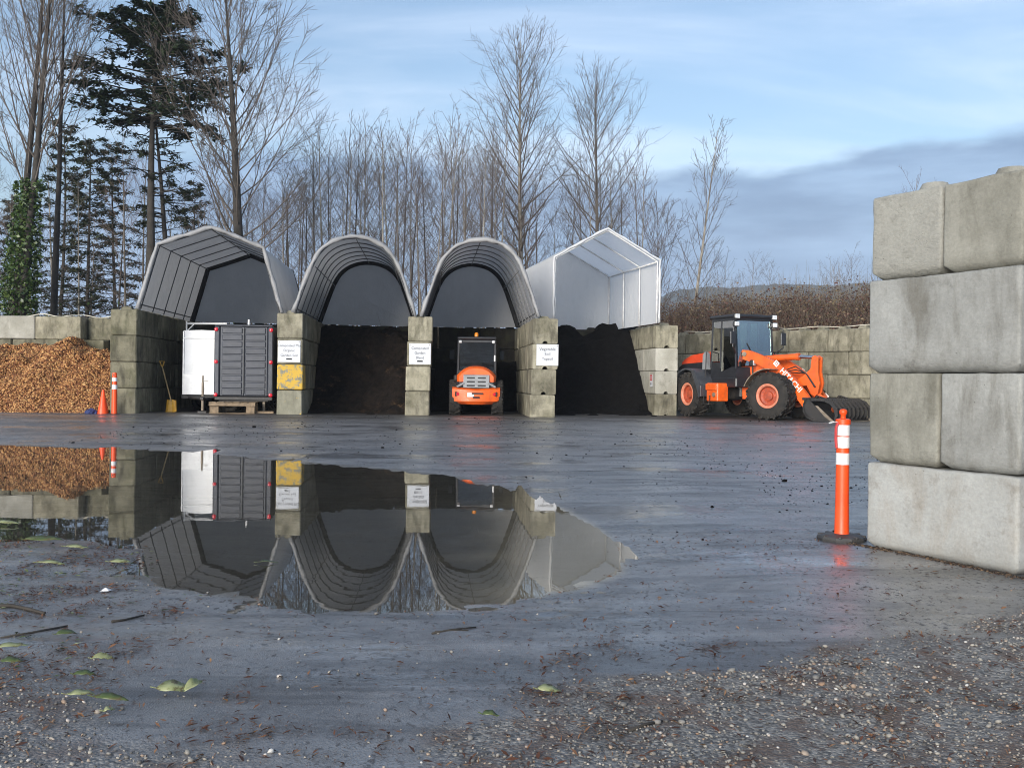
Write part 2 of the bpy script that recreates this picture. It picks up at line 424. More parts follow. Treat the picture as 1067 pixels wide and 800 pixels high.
island('litter_brown', [(0, (0.045, 0.02, 0.012)), (1, (0.30, 0.17, 0.085)), (0.5, (0.13, 0.052, 0.028)), (0.85, (0.20, 0.10, 0.05))], 0.6, trans=0.1)
island('litter_green', [(0, (0.045, 0.055, 0.02)), (1, (0.42, 0.45, 0.24)), (0.5, (0.10, 0.14, 0.04)), (0.85, (0.22, 0.26, 0.10))], 0.5, trans=0.2)
def leaf_mat(name, a, b):
    m, t = new_mat(name)
    oc = t.n('ShaderNodeTexCoord').outputs['Object']
    c = t.mix(t.rng(t.noise(oc, 22, 5), 0.3, 0.7), a, b)
    c = t.mix(t.math('MULTIPLY', t.rng(t.noise(oc, 38, 5, 0.7), 0.52, 0.64), 0.85), c, (0.10, 0.06, 0.03))
    p = t.n('ShaderNodeBsdfPrincipled', {'Base Color': c, 'Roughness': 0.35})
    tr = t.n('ShaderNodeBsdfTranslucent', {'Color': c})
    finish(t, t.n('ShaderNodeMixShader', {0: 0.2, 1: p.outputs[0], 2: tr.outputs[0]}))
    return m
leaf_mat('leaf_pale', (0.36, 0.38, 0.20), (0.22, 0.26, 0.10))
leaf_mat('leaf_green', (0.065, 0.10, 0.03), (0.13, 0.16, 0.055))

def glass_mat(nm, tint, base):
    m, t = new_mat(nm)
    g = t.n('ShaderNodeBsdfGlossy', {'Color': (1, 1, 1, 1), 'Roughness': 0.02})
    tr = t.n('ShaderNodeBsdfTransparent', {'Color': tint})
    fr = t.n('ShaderNodeFresnel', {'IOR': 1.5})
    f = t.math('ADD', t.math('MULTIPLY', fr.outputs[0], 1.2), base, clamp=True)
    finish(t, t.n('ShaderNodeMixShader', {0: f, 1: tr.outputs[0], 2: g.outputs[0]}))
glass_mat('cab_glass', (0.55, 0.66, 0.64, 1), 0.24)
glass_mat('dark_glass', (0.25, 0.30, 0.32, 1), 0.03)
def water_mat():
    m, t = new_mat('puddle_water')
    oc = t.n('ShaderNodeTexCoord').outputs['Object']
    nrm = t.bump(t.noise(oc, 5.0, 2, 0.4), 0.012, 0.02)
    g = t.n('ShaderNodeBsdfGlossy', {'Color': (1, 1, 1, 1), 'Roughness': 0.012, 'Normal': nrm})
    tr = t.n('ShaderNodeBsdfTransparent', {'Color': (0.96, 0.93, 0.86, 1)})
    fr = t.n('ShaderNodeFresnel', {'IOR': 1.34, 'Normal': nrm})
    df = t.n('ShaderNodeBsdfDiffuse', {'Color': (0.36, 0.30, 0.20, 1)})
    sx_ = t.n('ShaderNodeSeparateXYZ', {0: oc}).outputs[0]
    silt_ = t.rng(t.math('ADD', sx_, t.math('MULTIPLY', t.math('SUBTRACT', t.noise(oc, 1.2, 5), 0.5), 1.2)), -0.7, 0.7, 0.05, 0.5)
    body = t.n('ShaderNodeMixShader', {0: silt_, 1: tr.outputs[0], 2: df.outputs[0]})
    finish(t, t.n('ShaderNodeMixShader', {0: fr.outputs[0], 1: body.outputs[0], 2: g.outputs[0]}))
water_mat()
def tarp(name, col, col2, trans, rough=0.5):
    m, t = new_mat(name)
    oc = t.n('ShaderNodeTexCoord').outputs['Object']
    c = t.mix(t.rng(t.noise(oc, 1.6, 6, 0.65), 0.3, 0.7), col2, col)
    st = t.rng(t.noise(t.scale(oc, (3, 3, 0.6)), 2.0, 5, 0.6), 0.55, 0.8)
    c = t.mix(t.math('MULTIPLY', st, 0.3), c, tuple(x * 0.7 for x in col2))
    h = t.math('ADD', t.math('MULTIPLY', t.noise(t.scale(oc, (1, 1, 0.5)), 3.2, 5, 0.6, dist=1.2), 1.0), t.math('MULTIPLY', t.noise(oc, 14, 4), 0.2))
    nrm = t.bump(h, 0.5, 0.06)
    b = t.n('ShaderNodeBsdfPrincipled', {'Base Color': c, 'Roughness': rough, 'Normal': nrm})
    tr = t.n('ShaderNodeBsdfTranslucent', {'Color': t.mix(0.72, c, (0.95, 0.95, 0.96)), 'Normal': nrm})
    finish(t, t.n('ShaderNodeMixShader', {0: trans, 1: b.outputs[0], 2: tr.outputs[0]}))
tarp('tarp_grey', (0.37, 0.37, 0.372), (0.30, 0.30, 0.302), 0.16)
tarp('tarp_grey_dark', (0.36, 0.357, 0.35), (0.30, 0.298, 0.292), 0.33)
tarp('tarp_hem', (0.30, 0.30, 0.302), (0.22, 0.22, 0.222), 0.05)
tarp('tarp_white', (0.93, 0.925, 0.905), (0.90, 0.895, 0.87), 0.55)
def soil(name, a, b, c3=None):
    m, t = new_mat(name)
    oc = t.n('ShaderNodeTexCoord').outputs['Object']
    c = t.mix(t.rng(t.noise(oc, 6, 7, 0.7), 0.3, 0.7), a, b)
    if c3:
        p = t.rng(t.noise(t.scale(oc, (0.8, 0.8, 2.0)), 0.9, 5, 0.7), 0.56, 0.72)
        c = t.mix(t.math('MULTIPLY', p, t.rng(t.noise(oc, 14, 4), 0.35, 0.65)), c, c3)
    h = t.noise(oc, 16, 8, 0.75)
    finish(t, t.n('ShaderNodeBsdfPrincipled', {'Base Color': c, 'Roughness': 0.95, 'Specular IOR Level': 0.12, 'Normal': t.bump(h, 0.9, 0.06)}))
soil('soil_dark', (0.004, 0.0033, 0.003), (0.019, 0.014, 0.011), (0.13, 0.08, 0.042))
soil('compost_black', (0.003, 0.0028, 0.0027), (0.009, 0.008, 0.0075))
soil('bank_earth', (0.03, 0.022, 0.016), (0.075, 0.055, 0.04))
soil('hill_forest', (0.022, 0.03, 0.022), (0.05, 0.055, 0.04))
soil('chip_base', (0.10, 0.04, 0.018), (0.28, 0.13, 0.05))

island('wall_foot', [(0, (0.02, 0.014, 0.01)), (1, (0.16, 0.10, 0.055)), (0.6, (0.05, 0.033, 0.022))], 0.7)

# ================================================================== GROUND
PUD = [(-120, 455), (0, 463), (100, 467), (190, 470), (270, 478), (350, 484), (420, 490), (480, 497), (545, 513), (590, 533), (625, 553),
       (648, 578), (645, 597), (610, 612), (560, 621), (500, 629), (450, 637), (390, 639), (320, 637), (270, 631), (215, 620), (150, 610), (132, 600),
       (150, 586), (140, 573), (60, 563), (0, 567), (-120, 577)]
PUD = [ground_pt(*p) for p in PUD]
GRV = [ground_pt(*p) for p in [(1180, 628), (1067, 652), (1000, 668), (920, 680), (850, 691), (780, 700), (700, 708), (610, 723), (530, 746), (490, 766), (440, 800), (380, 850)]]
GRV = [(p.x, p.y) for p in GRV] + [(-0.6, 1.0), (6.5, 1.0), (7.0, 6.4)]
GRV2 = [ground_pt(*p) for p in [(-160, 650), (0, 680), (80, 722), (160, 755), (250, 795), (330, 860)]]
GRV2 = [(p.x, p.y) for p in GRV2] + [(-0.5, 1.0), (-6, 1.0)]

CLUS = [ground_pt(*p) for p in [(365, 790), (205, 785), (275, 785), (100, 690), (60, 690), (640, 775), (760, 735), (960, 740), (1040, 750), (640, 740), (560, 735), (880, 720), (740, 680), (30, 600), (60, 610), (90, 640), (15, 650), (180, 640), (30, 770), (945, 665), (20, 620), (55, 700), (130, 690), (640, 680), (590, 700), (250, 740)]]
def mud_mask(x, y):
    m_ = 0.95 * sstep(-0.7, -2.8, x + 0.25 * (y - 4)) * sstep(9.2, 7.0, y) * sstep(0.43, 0.60, fbm(x * 2.2, y * 2.2, 54))
    for c_ in CLUS: m_ = np.maximum(m_, 0.9 * np.exp(-((x - c_.x) ** 2 + ((y - c_.y) * 0.7) ** 2) / (0.15 ** 2)) * sstep(0.3, 0.6, fbm(x * 6, y * 6, 63)))
    return m_
def ground_base(X, Y):
    X = np.asarray(X, float); Y = np.asarray(Y, float)
    z = 0.27 * sstep(19.5, 28.0, Y - 0.04 * X) + 0.25 * sstep(36, 46, Y)
    return z
def ground_z(X, Y):
    X = np.asarray(X, float); Y = np.asarray(Y, float)
    sd = signed_dist(X, Y, [(p.x, p.y) for p in PUD])
    stretch = 1 + np.clip((Y - 7) / 6, 0, 2.2)
    nz = (fbm(X * 1.6, Y * 1.6 / stretch, 3) - 0.5) * 0.036 + (fbm(X * 8, Y * 8 / stretch, 9, 5) - 0.5) * 0.024
    edge = np.where(sd > 0, np.minimum(0.004 + 0.026 * sd / stretch, 0.036), np.maximum(0.03 * sd / stretch, -0.05) - 0.012 * sstep(0, -0.5, sd))
    near = np.exp(-np.abs(sd) / 1.2)
    wave = (fbm(X * 0.35, Y * 0.35, 5) - 0.5) * 0.05 * sstep(0.5, 4, sd)
    g = sstep(0.05, -0.25, signed_dist(X, Y, GRV)) * (0.012 + 0.02 * fbm(X * 5, Y * 5, 21))
    return ground_base(X, Y) + edge + nz * (0.35 + 0.65 * near) * np.where(sd < -0.5, 0.5, 1) + wave + g

def grid_axis(parts):
    out = []
    for a, b, n in parts: out += list(np.linspace(a, b, n, endpoint=False))
    return out
xs = np.array(grid_axis([(-4000, -400, 6), (-400, -60, 10), (-60, -18, 24), (-18, -10, 40), (-10, 5.0, 300), (5.0, 18, 60), (18, 60, 24), (60, 400, 10), (400, 4001, 7)]))
ys = np.array(grid_axis([(-300, -20, 8), (-20, 2.6, 20), (2.6, 8.0, 150), (8.0, 21, 170), (21, 45, 70), (45, 120, 16), (120, 600, 8), (600, 6001, 7)]))
GX, GY = np.meshgrid(xs, ys)
gx, gy = GX.ravel(), GY.ravel()
gz = ground_z(gx, gy)
nx, ny = len(xs), len(ys)
ii = (np.arange(ny - 1)[:, None] * nx + np.arange(nx - 1)[None, :]).ravel()
me = fast_mesh('ground', np.stack([gx, gy, gz], 1), np.stack([ii, ii + 1, ii + nx + 1, ii + nx], 1))
sdp = signed_dist(gx, gy, [(p.x, p.y) for p in PUD])
gr = sstep(0.10, -0.14, signed_dist(gx, gy, GRV) + (fbm(gx * 3, gy * 3, 31) - 0.5) * 0.5)
gr2 = 0.75 * sstep(0.12, -0.3, signed_dist(gx, gy, GRV2) + (fbm(gx * 2.4, gy * 2.4, 33) - 0.5) * 0.9)
gravel = np.maximum(gr, gr2)
silt = np.maximum(sstep(0.12, -0.12, sdp), 0.7 * sstep(30.5, 31.5, gy + (fbm(gx, gy, 41) - 0.5) * 2))
soilm = np.maximum(sstep(28.6, 30.2, gy - 0.06 * gx + (fbm(gx * 1.2, gy * 1.2, 44) - 0.5) * 2.6), 0.85 * sstep(23.5, 29.0, gy - 0.06 * gx) * sstep(0.5, 0.62, fbm(gx * 0.45, gy * 1.3, 46, 5)))
for nm, arr in (('mud', mud_mask(gx, gy)), ('gravel', gravel), ('silt', silt), ('soil', soilm), ('tan', sstep(-0.5, 0.5, gx - 0.12 * (gy - 8)))):
    a = me.attributes.new(nm, 'FLOAT', 'POINT'); a.data.foreach_set('value', arr.astype(np.float32))
m, t = new_mat('wet_asphalt')
oc = t.n('ShaderNodeTexCoord').outputs['Object']
A = {k: t.n('ShaderNodeAttribute', attribute_name=k).outputs['Fac'] for k in ('gravel', 'silt', 'soil', 'tan', 'mud')}
grain = t.n('ShaderNodeTexVoronoi', {'Vector': oc, 'Scale': 95.0})
speck = t.n('ShaderNodeTexVoronoi', {'Vector': oc, 'Scale': 60.0, 'Randomness': 1.0})
n_big = t.noise(oc, 0.55, 6, 0.62)
n_mid = t.noise(oc, 3.1, 6, 0.65)
n_fine = t.noise(oc, 34, 5, 0.7)
c = t.mix(t.rng(n_mid, 0.3, 0.7), (0.072, 0.070, 0.072), (0.16, 0.155, 0.155))
c = t.mix(t.math('MULTIPLY', t.rng(t.n('ShaderNodeSeparateColor', {0: grain.outputs['Color']}).outputs[0], 0.80, 0.99), 0.65), c, (0.20, 0.195, 0.19))
dirt = t.math('MULTIPLY', t.rng(t.noise(t.scale(oc, (1, 0.55, 1)), 1.5, 8, 0.72), 0.56, 0.72), t.rng(n_fine, 0.38, 0.62))
c = t.mix(t.math('MULTIPLY', dirt, 0.8), c, (0.075, 0.048, 0.034))
streak = t.noise(t.scale(oc, (0.22, 1.5, 1)), 1.1, 7, 0.68, dist=0.5)
c = t.mix(t.math('MULTIPLY', t.rng(streak, 0.50, 0.60), 0.85), c, (0.030, 0.028, 0.028))
c = t.mix(t.math('MULTIPLY', t.rng(streak, 0.47, 0.37), 0.7), c, (0.20, 0.192, 0.186))
spots = t.math('MULTIPLY', t.rng(t.noise(t.scale(oc, (1, 0.7, 1)), 26, 4, 0.6), 0.56, 0.63), t.rng(t.noise(oc, 1.1, 6, 0.7), 0.36, 0.62))
c = t.mix(t.math('MULTIPLY', spots, 0.85), c, (0.022, 0.019, 0.018))
c = t.mix(A['silt'], c, t.mix(A['tan'], t.mix(t.rng(n_mid, 0.3, 0.7), (0.05, 0.042, 0.03), (0.11, 0.092, 0.066)), t.mix(t.rng(n_mid, 0.3, 0.7), (0.38, 0.335, 0.25), (0.52, 0.47, 0.36))))
gcol = t.mix(t.rng(t.n('ShaderNodeSeparateColor', {0: speck.outputs['Color']}).outputs[0], 0.1, 0.95, smooth=False), (0.06, 0.055, 0.05), (0.29, 0.27, 0.24))
gcol = t.mix(t.math('MULTIPLY', t.rng(t.noise(oc, 3.6, 7, 0.7), 0.48, 0.62), 0.85), gcol, (0.095, 0.052, 0.03))
c = t.mix(A['gravel'], c, gcol)
mudf = t.math('MULTIPLY', A['mud'], t.rng(n_fine, 0.34, 0.56))
c = t.mix(t.math('MULTIPLY', mudf, 0.9), c, (0.04, 0.027, 0.019))
c = t.mix(A['soil'], c, (0.022, 0.018, 0.015))
wet = t.rng(t.math('ADD', t.math('MULTIPLY', n_big, 0.6), t.math('MULTIPLY', t.noise(t.scale(oc, (0.7, 1.6, 1)), 1.7, 6, 0.65), 0.4)), 0.40, 0.60)
ro = t.math('ADD', t.math('MULTIPLY_ADD', wet, -0.22, 0.52), t.math('MULTIPLY', t.math('SUBTRACT', streak, 0.5), 0.5))
ro = t.math('ADD', ro, t.math('MULTIPLY', t.math('SUBTRACT', n_fine, 0.5), 0.22))
ro = t.math('ADD', ro, t.math('MULTIPLY', spots, 0.3))
ro = t.math('ADD', ro, t.math('MULTIPLY', dirt, 0.18))
ro = t.math('ADD', ro, t.math('MULTIPLY', mudf, 0.22))
ro = t.math('ADD', ro, t.math('MULTIPLY', A['gravel'], 0.3))
ro = t.math('ADD', ro, t.math('MULTIPLY', A['soil'], 0.12), clamp=True)
h = t.math('ADD', t.math('MULTIPLY', t.rng(grain.outputs['Distance'], 0.0, 0.6), -0.55), t.math('MULTIPLY', n_fine, 0.8))
h = t.math('ADD', h, t.math('MULTIPLY', t.math('MULTIPLY', t.rng(speck.outputs['Distance'], 0.0, 0.7), A['gravel']), -2.0))
film = t.math('MULTIPLY', t.rng(t.noise(t.scale(oc, (0.42, 0.95, 1)), 0.8, 7, 0.66, dist=0.6), 0.52, 0.60), t.math('SUBTRACT', 1.0, t.math('MAXIMUM', A['gravel'], A['soil'])))
flat = t.math('MULTIPLY_ADD', film, -0.8, 1.0)
h = t.math('MULTIPLY', h, flat)
h2 = t.math('MULTIPLY', t.math('MULTIPLY', t.noise(oc, 5.5, 5, 0.6), 0.3), flat)
coatw = t.math('MULTIPLY', t.math('SUBTRACT', 1.0, t.math('MAXIMUM', t.math('MAXIMUM', A['gravel'], A['soil']), t.math('MAXIMUM', t.math('MAXIMUM', mudf, spots), t.math('MULTIPLY', dirt, 0.8)))), t.math('MULTIPLY', t.math('MULTIPLY_ADD', wet, 0.6, 0.35), t.math('SUBTRACT', 1.0, A['silt'])), clamp=True)
b = t.n('ShaderNodeBsdfPrincipled', {'Base Color': c, 'Roughness': ro, 'IOR': 1.6, 'Specular IOR Level': 0.8, 'Coat Weight': coatw, 'Coat Roughness': t.math('MULTIPLY_ADD', film, -0.22, t.math('MULTIPLY_ADD', wet, -0.14, 0.44)), 'Coat IOR': 1.5, 'Coat Normal': t.bump(h2, 0.6, 0.05, t.bump(h, 0.5, 0.008)), 'Normal': t.bump(h2, 0.5, 0.05, t.bump(h, 0.6, 0.008))})
finish(t, b)
ground = structure(link_obj('ground', me, m, smooth=True))

# the sheet of water that fills the hollow
WP = [(-22, 7.2), (-22, 22.6), (-9, 22.2), (-4, 19.5), (0.0, 16.0), (1.6, 12.0), (1.9, 8.0), (1.2, 5.6), (-0.4, 5.2), (-6, 5.2)]
wb = MB(); wb.add([(x, y, 0.0) for x, y in WP], [tuple(range(len(WP)))])
puddle = structure(wb.build('puddle', MATS['puddle_water']))
if puddle.data.polygons[0].normal.z < 0: puddle.data.flip_normals()

# ================================================================== CONCRETE BLOCK WALLS
BL, BW, BH = 1.52, 0.76, 0.762
def block_mesh(L, notch=False, keys=False, seed=0, ch=0.028, Wd=BW, H=BH):
    """a cast block lying along Y from 0 to L, X from -Wd/2 to Wd/2, base at z = 0"""
    rr = random.Random(seed); st = random.getstate(); random.seed(seed)
    mb = MB(); g = 0.006
    if notch:
        r0 = 0.085
        prof = [(-Wd / 2 + g + ch, g), (-r0, g)] + [(-r0 * math.cos(a), g + r0 * math.sin(a)) for a in (0.5, 1.05, 1.57, 2.09, 2.64)] + [(r0, g), (Wd / 2 - g - ch, g), (Wd / 2 - g, g + ch),
                (Wd / 2 - g, H - g - ch), (Wd / 2 - g - ch, H - g), (-Wd / 2 + g + ch, H - g), (-Wd / 2 + g, H - g - ch), (-Wd / 2 + g, g + ch)]
        mb.prism([(x + rr.uniform(-.006, .006), z) for x, z in prof], g, L - g)
    else:
        mb.box((0, L / 2, H / 2), (Wd - 2 * g, L - 2 * g, H - 2 * g), ch, jit=0.007)
    if keys:
        for k in ((L * 0.26, L * 0.74) if L > 1 else (L / 2,)):
            a, bq, hk = 0.17, 0.11, 0.085
            mb.add([(-a, k - a, H - g - 0.01), (a, k - a, H - g - 0.01), (a, k + a, H - g - 0.01), (-a, k + a, H - g - 0.01), (-bq, k - bq, H + hk), (bq, k - bq, H + hk), (bq, k + bq, H + hk), (-bq, k + bq, H + hk)],
                   [(0, 1, 5, 4), (1, 2, 6, 5), (2, 3, 7, 6), (3, 0, 4, 7), (4, 5, 6, 7)])
    random.setstate(st)
    me = bpy.data.meshes.new('concrete_block'); me.from_pydata(mb.v, [], mb.f)
    bm = bmesh.new(); bm.from_mesh(me); bmesh.ops.recalc_face_normals(bm, faces=bm.faces); bm.to_mesh(me); bm.free(); me.update()
    return me
BM = {}
for L in (BL, BL / 2):
    for nt in (False, True):
        for ky in (False, True):
            BM[(L, nt, ky)] = [block_mesh(L, nt, ky, seed=int(L * 100) + s * 7 + nt * 50 + ky * 90) for s in range(3)]
brng = random.Random(3)
def put_block(parent, x, y, z, L, mat, notch=False, keys=False, rz=0.0, jit=0.02, label=None):
    me = brng.choice(BM[(L, notch, keys)])
    o = bpy.data.objects.new('concrete_block', me); COL.objects.link(o); o.parent = parent
    o.location = (x + brng.uniform(-jit, jit), y + brng.uniform(-jit, jit) * 0.6, z)
    o.rotation_euler = (0, 0, rz + brng.uniform(-0.012, 0.012))
    if not me.materials: me.materials.append(MATS['concrete_bay'])
    o.material_slots[0].link = 'OBJECT'; o.material_slots[0].material = MATS[mat]
    if label: o['label'] = label
    return o
def run_wall(name, label, p0, ang, length, rows, mat, notch=False, z=None, skip_tops=(), mats=None, lean=0.0, group=None):
    """rows of blocks from p0 along local +Y; ang turns +Y"""
    zb = float(ground_z(np.array([p0[0]]), np.array([p0[1]]))[0]) - 0.01 if z is None else z
    w = empty(name, (p0[0], p0[1], zb), ang, label, 'wall', group)
    for r in range(rows):
        y = 0.0; first = True
        half = (r % 2 == 1)
        while y < length - 0.3:
            L = BL / 2 if (half and first) or (length - y) < 1.2 else BL
            mt = mats.get((r, int(first)), mats.get(r, mat)) if mats else mat
            if mats and (r, 'first') in mats and first: mt = mats[(r, 'first')]
            put_block(w, lean * r, y, r * BH, L, mt, notch=notch, keys=(r == rows - 1), jit=0.014)
            y += L; first = False
    return w
AX = math.atan2(0.08, 0.997)                       # bay axes lean to the left by 4.6 degrees
av = Vector((-math.sin(AX), math.cos(AX), 0))
PIERS = [(-11.23, 28.70), (-6.60, 29.50), (-2.90, 30.40), (0.93, 29.80), (5.10, 32.90)]
GZ = 0.27
run_wall('divider_wall', 'mossy block pier and wall behind the traffic cone and white trailer', PIERS[0], AX, 7.6, 4, 'concrete_mossy', z=GZ)
run_wall('divider_wall', 'block pier with white sign and yellow painted block beside the charcoal trailer', PIERS[1], AX, 7.0, 4, 'concrete_bay', z=GZ,
         mats={(1, 'first'): 'concrete_yellow', (0, 'first'): 'concrete_specked'}, group=None)
run_wall('divider_wall', 'narrow block pier with white sign left of the small orange loader', PIERS[2], AX, 6.4, 4, 'concrete_bay', z=GZ, lean=0.028)
run_wall('divider_wall', 'uneven notched block pier with white sign right of the small orange loader', PIERS[3], AX, 7.0, 4, 'concrete_bay', notch=True, z=GZ - 0.05, lean=0.02)
run_wall('divider_wall', 'streaked pale block wall beside the black compost heap under the white shelter', PIERS[4], AX + 0.05, 7.6, 4, 'concrete_clean', notch=True, z=GZ - 0.02,
         mats={0: 'concrete_bay', 3: 'concrete_bay'})
# cross wall closing the bays at the back
bw0 = Vector((-12.6, 35.9, 0))
run_wall('back_wall', 'dark block wall closing the bays at the back under the shelters', (bw0.x, bw0.y), -math.pi / 2 + 0.075, 17.5, 4, 'concrete_bay_shade', z=GZ)
# wall behind the wood chips
lw = empty('retaining_wall', (-19.5, 33.0, GZ), 0, 'block wall behind the heap of wood chips at the left edge', 'wall')
for r in range(4):
    x = -1.5 - (0.76 if r % 2 else 0); k = 0
    while x < 7.6:
        px_x = -19.5 + x
        mt = 'concrete_clean' if (r == 3 and px_x < -16.0) else ('concrete_bay' if r == 3 and px_x < -14.4 else 'concrete_mossy')
        o = put_block(lw, x, (0.0 if px_x < -14.5 else 0.45), r * BH, BL, mt, keys=False)
        o.rotation_euler.z = -math.pi / 2
        x += BL; k += 1
# wall behind the big loader, running away to the left
ra, rb = Vector((6.35, 38.6, 0)), Vector((13.6, 30.1, 0))
rd = (rb - ra).normalized()
run_wall('retaining_wall', 'weathered block wall behind the big orange wheel loader', (ra.x, ra.y), math.atan2(-rd.x, rd.y), (rb - ra).length, 4, 'concrete_bay', z=0.2)
def cord(name, pts, rad, mat, label, cat):
    mb = MB(); mb.tube(pts, rad, 6); o = mb.build(name, MATS[mat], smooth=True)
    return tag(o, label, cat)
# pale cord lying along two wall tops
top = GZ + 4 * BH
cord('rope', [(-16.2 + 0.1 * k, 33.05 + 0.42 * float(sstep(14, 18, k)), top + 0.005 + 0.085 * abs(math.sin(k * 0.27)) ** 2) for k in range(0, 33)], 0.018, 'white_cord', 'pale rope draped along the wall top behind the wood chips', 'rope')
L_ = (rb - ra).length
cord('rope', [tuple(ra + rd * s + Vector((0, 0, 0.2 + 4 * BH + 0.10 + 0.02 * math.sin(s * 3.3)))) for s in np.linspace(0.4, L_ - 0.3, 60)], 0.016, 'white_cord', 'pale rope lying along the wall top behind the big loader', 'rope')

# near stack of big blocks at the right edge
def near_block(parent, x0, x1, y0, y1, z0, z1, seed, keys=False, label=None, mat='concrete_near'):
    rr = random.Random(seed)
    g = 0.007
    sx, sy, sz = x1 - x0 - 2 * g, y1 - y0 - 2 * g, z1 - z0 - g
    bm = bmesh.new(); bmesh.ops.create_cube(bm, size=1.0)
    bmesh.ops.scale(bm, vec=(sx, sy, sz), verts=bm.verts)
    low = [e for e in bm.edges if all(v.co.z < 0 for v in e.verts)]
    bmesh.ops.bevel(bm, geom=low, offset=0.055, segments=1, affect='EDGES', profile=0.5)
    rest = [e for e in bm.edges if e.is_manifold and e.calc_face_angle(0) > R(60)]
    bmesh.ops.bevel(bm, geom=rest, offset=0.026, segments=3, affect='EDGES', profile=0.6)
    for _ in range(5):
        es = [e for e in bm.edges if e.calc_length() > 0.09]
        if not es: break
        bmesh.ops.subdivide_edges(bm, edges=es, cuts=1, use_grid_fill=True)
    bm.normal_update()
    P = np.array([v.co[:] for v in bm.verts]); s = seed * 3.7
    dn = (fbm(P[:, 0] * 4 + P[:, 1] * 3 + s, P[:, 2] * 4 + P[:, 1] * 2 + s, seed) - 0.5) * 0.022 + (fbm(P[:, 0] * 17 + P[:, 1] * 15 + s, P[:, 2] * 17 + s, seed + 5) - 0.5) * 0.008
    for v, d in zip(bm.verts, dn): v.co += v.normal * float(d)
    if keys:
        for kx in ([0.0] if sx < 1 else [-sx / 4, sx / 4]):
            for ky in ([0.0] if sy < 1 else [-sy / 4, sy / 4]):
                res = bmesh.ops.create_cone(bm, cap_ends=True, segments=10, radius1=0.16, radius2=0.10, depth=0.11, matrix=Matrix.Translation((kx, ky, sz / 2 + 0.045)))
    me = bpy.data.meshes.new('concrete_block'); bm.to_mesh(me); bm.free()
    o = link_obj('concrete_block', me, MATS[mat], parent)
    smooth_angle(o, 50)
    o.location = ((x0 + x1) / 2, (y0 + y1) / 2, z0 + g / 2 + sz / 2)
    o.rotation_euler = (rr.uniform(-.003, .003), rr.uniform(-.003, .003), rr.uniform(-.006, .006))
    if label: o['label'] = label
    return o
nA, nB = ground_pt(901, 574), ground_pt(1060, 606)
ndir = (nB - nA); NL = ndir.length; nang = math.atan2(ndir.y, ndir.x)
near = empty('block_wall', (nA.x, nA.y, 0.0), nang, 'tall stack of big pale concrete blocks at the right edge', 'wall')
rowh = [0.712, 0.742, 0.768, 0.690]; z = 0.0
nz0 = float(ground_z(np.array([nA.x]), np.array([nA.y]))[0])
near.location.z = nz0 - 0.01
for r, hh in enumerate(rowh):
    off = [0.0, 0.012, -0.006, 0.02][r]
    for mod in range(3):
        yb = mod * NL
        if r % 2 == 0:
            for q in range(2): near_block(near, 0, NL, yb + q * NL / 2 + off, yb + (q + 1) * NL / 2 + off, z, z + hh, 10 + r * 20 + mod * 3 + q, keys=(r == 3), mat='concrete_near_pale' if r == 0 else 'concrete_near')
        else:
            for q in range(2): near_block(near, q * NL / 2 + 0.004 * q, (q + 1) * NL / 2, yb + off, yb + NL + off, z, z + hh, 13 + r * 20 + mod * 3 + q, keys=(r == 3), mat={(1, 0): 'concrete_near_tan', (1, 1): 'concrete_near', (3, 0): 'concrete_near_rough', (3, 1): 'concrete_near_tan'}[(r, q)])
    z += hh

